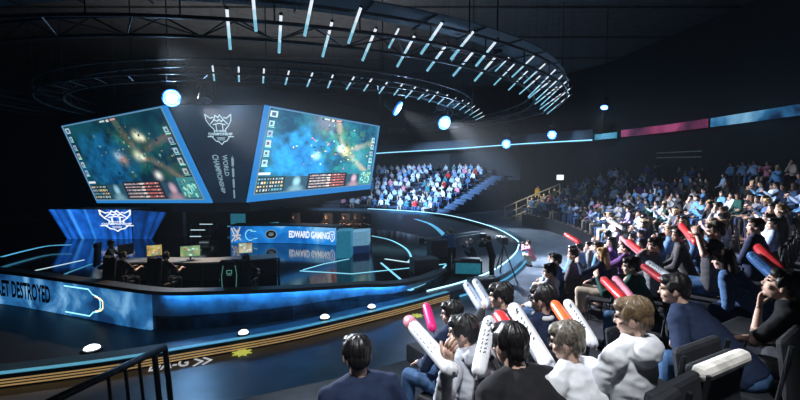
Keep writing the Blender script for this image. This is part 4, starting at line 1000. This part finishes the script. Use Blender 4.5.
b = BM(); arc_ = [(.95 + .22 * cos(a), .42 + .26 * sin(a)) for a in np.linspace(R_(60), R_(300), 14)]; strokes(b, [arc_, [(1.0, .62), (1.25, .60)], [(1.12, .24), (1.3, .26)]], .045, on_gd); link('swirl', b, mat('led_cyan2', (.1, .3, .4), .5, emit=(.3, .8, 1), es=.9), LF)
b = BM(); put(b, [(GL * .37 + .27 * cos(a), .46 + .21 * sin(a)) for a in np.linspace(0, 2 * PI, 20, endpoint=False)], [tuple(range(20))], lambda x, y: on_gd(x, y, .028)); link('oval_badge', b, mat('badge_dark', (.05, .07, .09), .4), t)
b = BM(); strokes(b, [[(GL * .37 + .27 * cos(a), .46 + .21 * sin(a)) for a in np.linspace(0, 2 * PI, 20)], [(GL * .37 - .13, .46), (GL * .37 + .13, .46)], [(GL * .37 - .08, .52), (GL * .37 + .1, .52)], [(GL * .37 - .1, .40), (GL * .37 + .08, .40)]], .03, on_gd); link('badge_outline', b, mat('badge_pale', (.4, .5, .5), .4, emit=(.45, .6, .6), es=.5), LF)
b = BM(); c = GL * .965; strokes(b, [[(c - .13, .66), (c + .1, .68), (c + .12, .36), (c, .2), (c - .12, .36), (c - .13, .66)], [(c - .05, .55), (c + .05, .55)], [(c, .55), (c, .35)]], .035, on_gd); link('small_crest', b, WHT, LF)
t = thing('desk_end_block', 'teal and pale blue block closing the right end of the team desk', 'desk end')
e0, e1, e2, e3 = onz(336.5, 259, DECK), onz(351, 258, DECK), onz(351, 254.5, DECK), onz(369, 253, DECK)
b = BM(); prism(b, [e0, e1, e1 + Vector((0, .9, 0)), e0 + Vector((0, .9, 0))], DECK + .01, DECK + 1.12); link('teal_panel', b, mat('teal_panel', (.03, .24, .36), .4, emit=(.02, .22, .36), es=.55), t)
b = BM(); prism(b, [e2 + Vector((0.02, 0, 0)), e3, e3 + Vector((0, 1.0, 0)), e2 + Vector((.02, 1.0, 0))], DECK + .35, DECK + .95); link('pale_panel', b, mat('pale_panel', (.25, .42, .55), .4, emit=(.16, .38, .55), es=.6), t)
b = BM(); prism(b, [e2 + Vector((0.02, 0.03, 0)), e3 + Vector((0, .03, 0)), e3 + Vector((0, 1.0, 0)), e2 + Vector((.02, 1.0, 0))], DECK + .01, DECK + .345); link('plinth', b, mat('plinth_blue', (.02, .05, .14), .4, emit=(.005, .03, .12), es=.5), t)
for i, (x, y, sk_) in enumerate(((293, 219.5, 0), (326, 220.5, 0), (344, 224, 0), (356, 223, 1), (365, 226, 0))):
    q = atd(x, y, 22.6 + .25 * abs(2 - i) * .3); p = Pose(lean=.40, arms=('desk', 'desk'), sleeve='short', tilt=-.1); rz = R_(178 - i * 3); fwd = Vector((-sin(rz), cos(rz), 0)); base = Vector((q.x, q.y + .35, DECK))
    t = person('person', 'opposing player with headset, %s from the left behind the blue team desk' % ordw(i + 1), p, dict(top=CLOTH['black'], trousers=CLOTH['black'], hair=HAIRS['brown' if i % 2 else 'dark brown'], skin=SKINS[sk_], shoes=CLOTH['black']), base, rz, vox=.022, hvox=.013, cvox=.024, scale=.94, group='players behind the blue desk'); headset(t, p)
    gaming_chair(base, rz, 'black gaming chair of the %s player behind the blue team desk' % ordw(i + 1))
# LED backdrop with crest at the far left
t = thing('led_backdrop', 'blue curtain-like LED backdrop with white crest behind the left team', 'LED wall')
w0, w1 = atd(57, 230, 22.3), atd(132, 230, 22.3); QB = Quad(Vector((w0.x - .4, w0.y, 1.95)), Vector((w1.x, w1.y, 1.95)), Vector((w1.x, w1.y, DECK)), Vector((w0.x + .5, w0.y, DECK)))
im = np.zeros((24, 90, 3)); X = np.arange(90) / 90.
n_ = vnoise(90, 24, 6, 3); n2_ = vnoise(90, 24, 2.2, 8)
cur = (.35 + .65 * np.abs(np.sin(X * 19 + 3 * np.sin(X * 7))))[None] * (.55 + .6 * n_) * (.8 + .4 * n2_)
im[:] = cur[..., None] * np.array((.012, .13, .62)); im[:, 20:24] += np.array((.05, .25, .5)) * .6; im[:, 38:41] += np.array((.03, .2, .4)) * .5
b = BM(); QB.slab(b, 0, 0, 1, 1, -.02, -.3); link('housing', b, BLACK, t)
pixel_panel('display', QB, 0, 0, 1, 1, im, led_mat('backdrop_pixels', 1.25), t, 0)
b = BM(); cx_ = QB.W * .80; crest(b, cx_, .92, .60, lambda x, y: QB.at((cx_ + (x - cx_) * 1.5) / QB.W, y / 1.55, .012), .09); link('crest', b, WHT, t)
w2, w3 = atd(133, 230, 22.3), atd(167, 230, 22.3); QB2 = Quad(Vector((w2.x, w2.y, 1.9)), Vector((w3.x, w3.y, 1.8)), Vector((w3.x - .8, w3.y, DECK)), Vector((w2.x, w2.y, DECK)))
t = thing('led_backdrop', 'narrow dim blue LED backdrop right of the white crest', 'LED wall'); b = BM(); QB2.slab(b, 0, 0, 1, 1, -.02, -.3); link('housing', b, BLACK, t)
pixel_panel('display', QB2, 0, 0, 1, 1, im[:, 45:78] * .6, led_mat('backdrop_pixels', 1.0), t, 0)
bm = BM(); w0 = atd(50, 230, 22.5); w3 = atd(180, 230, 22.5); prism(bm, [(w0.x, 22.8), (w3.x, 22.8), (w3.x, 23.2), (w0.x, 23.2)], DECK, 1.96); link('wall_stage', bm, BLACK, kind='structure')
# small teal panel and a lit shelf, and white edged lectern left of the blue desk
t = thing('side_panel_screen', 'small teal panel standing on a lit shelf behind the blue desk', 'panel', atd(238, 219, 25)); z0 = t.location.z
b = BM(); box(b, (0, 0, .0), (.85, .08, .62), bev=.01); link('panel', b, mat('teal_panel2', (.03, .16, .22), .4, emit=(.03, .22, .32), es=.5), t)
b = BM(); box(b, (0, .05, -.3 - (z0 - .3 - DECK) / 2), (.3, .1, z0 - .3 - DECK)); link('foot', b, BLACK, t)
b = BM(); tube(b, [(-.6, -.1, -.42), (2.4, -.1, -.20)], .035, 6); link('shelf_light', b, CYANLOW, t)
for x, y, lab in ((200, 243, 'white edged printer rack left of the blue desk'), (208, 236, 'thin white framed stand behind the printer rack')):
    P = onz(x, y, DECK); t = thing('equipment_stand', lab, 'stand', P); b = BM()
    for sx in (-.45, .45): tube(b, [(sx, 0, .0), (sx, .1, .9)], .025, 6)
    link('frame', b, STEEL, t); b = BM(); box(b, (0, .1, .62), (.95, .35, .04)); box(b, (0, .1, .30), (.95, .35, .04)); link('shelf', b, BLACK, t)
    b = BM(); tube(b, [(-.4, -.08, .66), (.3, -.08, .66)], .02, 6); tube(b, [(-.45, -.08, .34), (.1, -.08, .34)], .02, 6); link('light_edge', b, LINEW, t)

# ------------------------------------------------------------------ ceiling rings, light tubes and lamps
RC = Vector((-6.7, 24.4, 0))
def ringp(R, z, a0=0, a1=360, n=96): return [RC + Vector((R * sin(R_(a)), R * cos(R_(a)), z)) for a in np.linspace(a0, a1, n, endpoint=(a1 - a0) < 360)]
MESHB = mat('mesh_panel', (.05, .09, .13), .6, scale=40, var=.8)
def ring_truss(name, lab, R0, R1, z, ang=7.5):
    t = thing(name, lab, 'truss')
    for R, zz in ((R0, z), (R1, z), (R0, z + .45), (R1, z + .45)):
        b = BM(); tube(b, ringp(R, zz), .045, 6, closed=True); link('chord', b, TRUSS, t)
    b = BM(); n = int(360 / ang)
    for k in range(n):
        a, c = R_(k * ang), R_((k + .5) * ang); P = lambda R, an, zz: RC + Vector((R * sin(an), R * cos(an), zz))
        tube(b, [P(R0, a, z), P(R1, c, z)], .02, 4); tube(b, [P(R1, c, z), P(R0, a + R_(ang), z)], .02, 4); tube(b, [P(R0, a, z), P(R0, c, z + .45)], .02, 4); tube(b, [P(R0, c, z + .45), P(R0, a + R_(ang), z)], .02, 4); tube(b, [P(R1, a, z), P(R1, a, z + .45)], .02, 4)
    link('lattice', b, TRUSS, t)
    for k in range(8): b = BM(); a = R_(k * 45 + 10); tube(b, [RC + Vector((R1 * sin(a), R1 * cos(a), z + .45)), RC + Vector((R1 * sin(a), R1 * cos(a), 12.85))], .02, 5); link('hanging_cable', b, STEEL, t)
    return t
ring_truss('ring_truss', 'large outer ring truss carrying two rows of light tubes', 13.6, 15.0, 7.3)
ring_truss('ring_truss', 'smaller inner ring truss around the hanging screens', 9.6, 10.6, 7.05)
t = thing('mesh_panel_band', 'blue lit mesh band between the rows of the outer ring', 'mesh panel'); b = BM()
sweep(b, ringp(14.9, 0, 100, 268, 70), [(0, 8.1), (0, 8.12), (1.2, 8.12), (1.2, 8.1)]); bmesh.ops.recalc_face_normals(b, faces=b.faces); link('mesh', b, MESHB, t)
for a in range(100, 270, 7): b = BM(); tube(b, [RC + Vector((13.7 * sin(R_(a)), 13.7 * cos(R_(a)), 8.03)), RC + Vector((14.9 * sin(R_(a)), 14.9 * cos(R_(a)), 8.09))], .03, 5); link('rib', b, TRUSS, t)
TUBEM = mat('light_tube_white', (.8, .8, .8), .4, emit=(.80, .90, 1), es=1.0); TUBEC = mat('light_tube_mid', (.5, .7, .8), .4, emit=(.5, .78, .95), es=.9); TUBEB = mat('light_tube_blue', (.3, .5, .6), .4, emit=(.25, .65, .85), es=.75)
rowA = [(253, -3, 256, 31), (312, 0, 304.6, 36), (360.7, 8, 348.3, 43.5), (398.6, 29, 389, 47.5), (442, 23, 421, 54), (473, 32, 451, 59), (497, 40, 476, 66), (508.6, 58, 495.5, 71), (535, 55, 512, 77), (545, 64, 524, 83), (556, 69, 528, 97), (564, 74, 536, 100), (568, 80, 541, 105), (570.5, 88, 544, 111), (570, 95, 547, 114)]
rowB = [(226.8, 9, 230.3, 49.5), (281, 15, 279, 53), (332, 22, 322.5, 57), (375.8, 29, 362.3, 61), (414.5, 36, 397, 67), (447, 44, 427, 71), (474, 51, 453, 76), (495.5, 57, 474.5, 81), (514, 64.5, 494, 85), (528, 70.5, 508.6, 90), (540, 76, 519.5, 94), (550, 81, 529, 98), (557, 87, 535, 104), (561, 94, 540, 109)]
rowC = [(212.5, 66, 214.4, 80.6), (238.6, 67, 239, 81.7), (264, 69, 263, 83), (289, 71, 285.3, 84.7), (312.6, 73, 307, 86.6), (333, 75, 327.7, 88), (354, 77, 346.4, 89.4), (371.7, 79, 363.7, 91), (387, 82.5, 379, 93.5), (402.5, 84, 394, 95), (415.6, 87, 405.5, 98), (427.6, 90, 418, 99.4), (438, 92, 429, 102), (447.5, 95, 438, 104), (456, 98, 447, 106), (463, 100.5, 453.5, 108), (469, 103, 459.5, 110), (474.5, 106, 465.5, 112.5), (479, 109, 470, 115), (482, 112.5, 473, 117.5), (484, 116, 475.6, 120)]
for nm, L, zb, zt, r, gr in (('outer row of the large ring', rowA, 7.0, 7.8, .038, 'light tubes of the large ring'), ('inner row of the large ring', rowB, 7.0, 7.8, .038, 'light tubes of the large ring'), ('small inner ring', rowC, 6.8, 7.3, .028, 'light tubes of the small ring')):
    for i, (x0, y0, x1, y1) in enumerate(L):
        lo, hi = onz(x1, y1, zb), onz(x0, y0, zt); o = thing('light_tube', 'white light tube, %s from the left in the %s' % (ordw(i + 1), nm), 'light tube', lo, group=gr)
        d = hi - lo; m = d * .45; r_ = r * (.95 if d.length < 1.15 else .7 if d.length < 1.5 else .6); 
        m2 = d * .6; m = d * .3; b = BM(); tube(b, [m2, d], r_, 8); link('upper_tube', b, TUBEM, o); b = BM(); tube(b, [m, m2], r_, 8); link('middle_tube', b, TUBEC, o); b = BM(); tube(b, [d * 0, m], r_, 8); link('lower_tube', b, TUBEB, o)
        b = BM(); tube(b, [d, d * 1.06], r * 1.2, 8); link('clamp', b, STEEL, o); b = BM(); tube(b, [d * 1.05, Vector((d.x * 1.05, d.y * 1.05, 12.85 - lo.z))], .003, 4); link('wire', b, BLACK, o)
LENSW = mat('spot_lens', (.9, .95, 1), .3, emit=(.75, .9, 1), es=40); LENSB = mat('spot_lens_blue', (.6, .8, 1), .3, emit=(.25, .6, 1), es=14); LENSC = mat('spot_glow_glass', (.2, .4, .8), .3, emit=(.10, .40, 1), es=5); RINGB = mat('spot_halo_ring', (.1, .3, .8), .4, emit=(.03, .16, .75), es=1.6); LENSOFF = mat('spot_lens_off', (.2, .3, .4), .1)
def spotlight(px, py, d, tgt, lab, lens, s=1.0, top=7.4):
    P = atd(px, py, d); t = thing('spotlight', lab, 'spotlight', P, group='moving head spotlights'); D = (Vector(tgt) - P).normalized()
    x, y, z = frame_of(D); M = Matrix((x, y, D)).transposed().to_4x4() @ Matrix.Scale(s, 4)
    b = BM(); lathe(b, [(.07, -.24), (.13, -.20), (.16, -.05), (.17, .12), (.185, .2), (.185, .22), (.15, .22)], M, 18); hd = link('head', b, BLACK, t, smooth=False)
    if lens is not LENSOFF: b = BM(); tube(b, [M @ Vector((.205 * cos(a), .205 * sin(a), .21)) for a in np.linspace(0, 2 * PI, 20, endpoint=False)], .034 * s, 6, closed=True); link('halo_ring', b, RINGB, hd, smooth=True)  # added glowing ring imitating the blue halo round a lit lamp
    b = BM(); lathe(b, [(.165, .221), (.14, .245), (.085, .260), (.08, .255)], M, 18); link('lens', b, LENSOFF if lens is LENSOFF else LENSC, hd, smooth=True)  # on lit lamps the halo's blue is put into the glass colour
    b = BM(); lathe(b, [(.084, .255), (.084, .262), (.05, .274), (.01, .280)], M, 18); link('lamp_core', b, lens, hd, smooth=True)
    b = BM()
    for sd in (-1, 1): tube(b, [Vector((.22 * sd * s, 0, 0)), Vector((.22 * sd * s, 0, .30 * s)), Vector((.1 * sd * s, 0, .36 * s))], .03 * s, 6)
    tube(b, [Vector((-.22 * s, 0, 0)), Vector((.22 * s, 0, 0))], .02 * s, 6); link('yoke', b, BLACK, t)
    b = BM(); box(b, (0, 0, .42 * s), (.32 * s, .26 * s, .14 * s), bev=.02); link('base', b, BLACK, t)
    if top - P.z > .5 * s: b = BM(); tube(b, [(0, 0, .48 * s), (0, 0, top - P.z)], .025, 6); link('hanging_pipe', b, STEEL, t)
    return P, D
def spot(P, D, power, ang, col=(.75, .88, 1), r=.12, blend=.6):
    l = bpy.data.lights.new('spot', 'SPOT'); l.energy = power; l.spot_size = R_(ang); l.spot_blend = blend; l.color = col; l.shadow_soft_size = r
    o = bpy.data.objects.new('spot', l); COL.objects.link(o); o.location = P + D * .33; o.rotation_euler = D.to_track_quat('-Z', 'Y').to_euler(); return o
camv = Vector((0, 0, H))
def lamp(px, py, d, tgt, lab, lens, power, ang, s=1, top=7.4, col=(.75, .88, 1)):
    P, D = spotlight(px, py, d, tgt, lab, lens, s, top)
    if power: spot(P + D * .33 * (s - 1), D, power, ang, col)
    if lens is not LENSOFF:     # light spilling sideways from the lens
        l = bpy.data.lights.new('lens_spill', 'POINT'); l.energy = 170 if lens is LENSW else 110; l.color = (.35, .62, 1); l.shadow_soft_size = .1; o = bpy.data.objects.new('lens_spill', l); COL.objects.link(o); o.location = P + D * .45 * s
lamp(170, 97, 17, (.8, 4.5, 2.5), 'brilliant spotlight above the corner of the left game screen', LENSW, 9000, 30, 1.45)
lamp(206, 93, 15, (-6, 12, 0), 'unlit spotlight hanging in front of the crest panel', LENSOFF, 0, 30, 1.35)
lamp(392, 105, 19, (8, 17, 1.5), 'bright spotlight on the inner ring above the right game screen', LENSW, 18000, 46, 1.45, col=(.9, .93, 1))
lamp(441, 121, 21, (7.5, 11, 1.8), 'bright spotlight on the inner ring near its right end', LENSW, 20000, 48, 1.45, col=(.95, .93, 1))
lamp(605, 105, 24, (8, 20, 0), 'small bluish spotlight above the pink part of the ribbon screen', LENSB, 2500, 40, .8, 12.85)
lamp(507, 143, 42, (1, 20, 0), 'blue spotlight above the far stand', LENSB, 0, 60, 1.9, 12.85)
lamp(553, 134, 38, (1, 18, 0), 'blue spotlight over the stair between the stands', LENSB, 0, 60, 1.7, 12.85)
lamp(497, 47, 15, (6, 18, 0), 'unlit spotlight hanging outside the large ring', LENSOFF, 0, 40, .9, 12.85)
# added spots without fixtures that brighten the stands, stage and aisle
for P, T, pw, an, cl in (((-4, 30, 6.6), (3.5, 44, 1.5), 32000, 46, (.42, .66, 1)), ((-14, 30, 6.6), (-4, 44, 1.5), 9000, 34, (.42, .66, 1)), ((-9, 18, 6.4), (-6, 12.5, 0), 500, 70, (.25, .55, 1)), ((5, 32, 6.6), (7.5, 27, .2), 6000, 40, (.75, .88, 1)),
                         ((-5, 9, 6.6), (1.0, 3.0, 2.9), 6500, 24, (.9, .94, 1)), ((-8, 17, 6.4), (4.5, 8.5, 2.2), 30000, 36, (.95, .94, 1)), ((3, 22.5, 6.6), (6.0, 16.5, 0), 11000, 50, (.7, .85, 1)), ((4, 26, 6.5), (11, 22, 2), 3000, 50, (.75, .8, 1)), ((5, 26, 6.6), (10.5, 32.8, 1.8), 5000, 26, (1, .9, .65)),
                         ((-6, 17, 6.4), (-7, 12.3, 1.3), 3200, 40, (1, .72, .45)), ((-5, 17, 6.3), (-4, 22.8, 1.2), 5000, 30, (1, .66, .42)), ((.2, -.5, 11), (.75, 2.5, 2.8), 3000, 25, (.95, .97, 1))):
    P, T = Vector(P), Vector(T); spot(P, (T - P).normalized(), pw, an, cl, .2)
l = bpy.data.lights.new('ceiling_fill', 'AREA'); l.shape = 'DISK'; l.size = 16; l.energy = 650; l.color = (.95, .97, 1)
o = bpy.data.objects.new('ceiling_fill', l); COL.objects.link(o); o.location = (-6.7, 24.4, 8.3); o.rotation_euler = (PI, 0, 0)  # added fill without a fixture, lifts the dark ceiling

# ------------------------------------------------------------------ ribbon screens on the far walls
def ribbon(pts, z0, z1, lab, m, name='ribbon_screen', cat='LED screen'):
    b = BM(); P = [Vector(p) for p in pts]
    sweep(b, P, [(.0, z0), (.0, z1), (.14, z1), (.14, z0)]); bmesh.ops.recalc_face_normals(b, faces=b.faces); return tag(link(name, b, m), lab, cat)
def on(x, y, z): p = onz(x, y, z); return (p.x, p.y, 0)
ribbon([on(622.5, 137, 6.5), on(666, 132.5, 6.5), on(708, 127.4, 6.5)], 6.5, 7.0, 'dim pink ribbon screen with dark clouds high on the right wall', cloud_led('ribbon_pink', (.006, .006, .02), (.12, .02, .06), (.32, .05, .14), .5, 1.3, .35, .55, .75))
ribbon([on(712.5, 127, 6.5), on(776, 118.6, 6.5), on(806, 114.5, 6.5)], 6.5, 7.0, 'blue ribbon screen with pale clouds high on the right wall', cloud_led('ribbon_blue', (.004, .012, .04), (.02, .12, .26), (.20, .42, .6), .5, 1.2, .35, .52, .75))
ribbon([on(596, 140, 6.5), on(617, 138, 6.5)], 6.5, 6.95, 'short cyan ribbon screen left of the pink one', cloud_led('ribbon_cyan', (.01, .1, .2), (.05, .3, .45), (.3, .6, .8), .7, 1.0), 'ribbon_screen')
t = thing('balcony_edge', 'glowing cyan line along the dark balcony edge above the far stand', 'balcony edge')
E0 = [atd(330, 156.5, 50), atd(390, 152.5, 49), atd(450, 149, 46.5), atd(520, 144, 42.5), atd(592, 140, 36)]
EP = spline(E0, 6); b = BM(); tube(b, EP, .05, 6); link('light_line', b, mat('edge_glow', (.1, .3, .4), .4, emit=(.3, .75, 1), es=1.5), t)
b = BM(); sweep(b, EP, [(-.08, .06), (-.08, .9), (-.4, .9), (-.4, .06)]); bmesh.ops.recalc_face_normals(b, faces=b.faces); link('fascia', b, mat('fascia_blue', (.02, .035, .06), .5), t)
b = BM(); sweep(b, EP, [(-.08, -.12), (-.08, -.08), (-.3, -.08), (-.3, -.12)]); bmesh.ops.recalc_face_normals(b, faces=b.faces); link('ledge', b, STEEL, t)

# ------------------------------------------------------------------ world and exposure
w = bpy.data.worlds.new('world'); S.world = w; w.use_nodes = True
w.node_tree.nodes['Background'].inputs['Color'].default_value = (.010, .011, .014, 1)
vo = w.node_tree.nodes.new('ShaderNodeVolumeScatter'); vo.inputs['Density'].default_value = .0006; vo.inputs['Anisotropy'].default_value = .45; vo.inputs['Color'].default_value = (.8, .9, 1, 1)   # thin stage haze
w.node_tree.links.new(vo.outputs[0], w.node_tree.nodes['World Output'].inputs['Volume'])
l = bpy.data.lights.new('ambient_blue', 'AREA'); l.shape = 'RECTANGLE'; l.size = 26; l.size_y = 26; l.energy = 60; l.color = (.45, .7, 1)
o = bpy.data.objects.new('ambient_fill', l); COL.objects.link(o); o.location = (-2, 22, 12.3)  # added dim blue overhead fill, no fixture behind it
S.view_settings.view_transform = 'Standard'; S.view_settings.look = 'None'; S.view_settings.exposure = 0; S.view_settings.gamma = 1
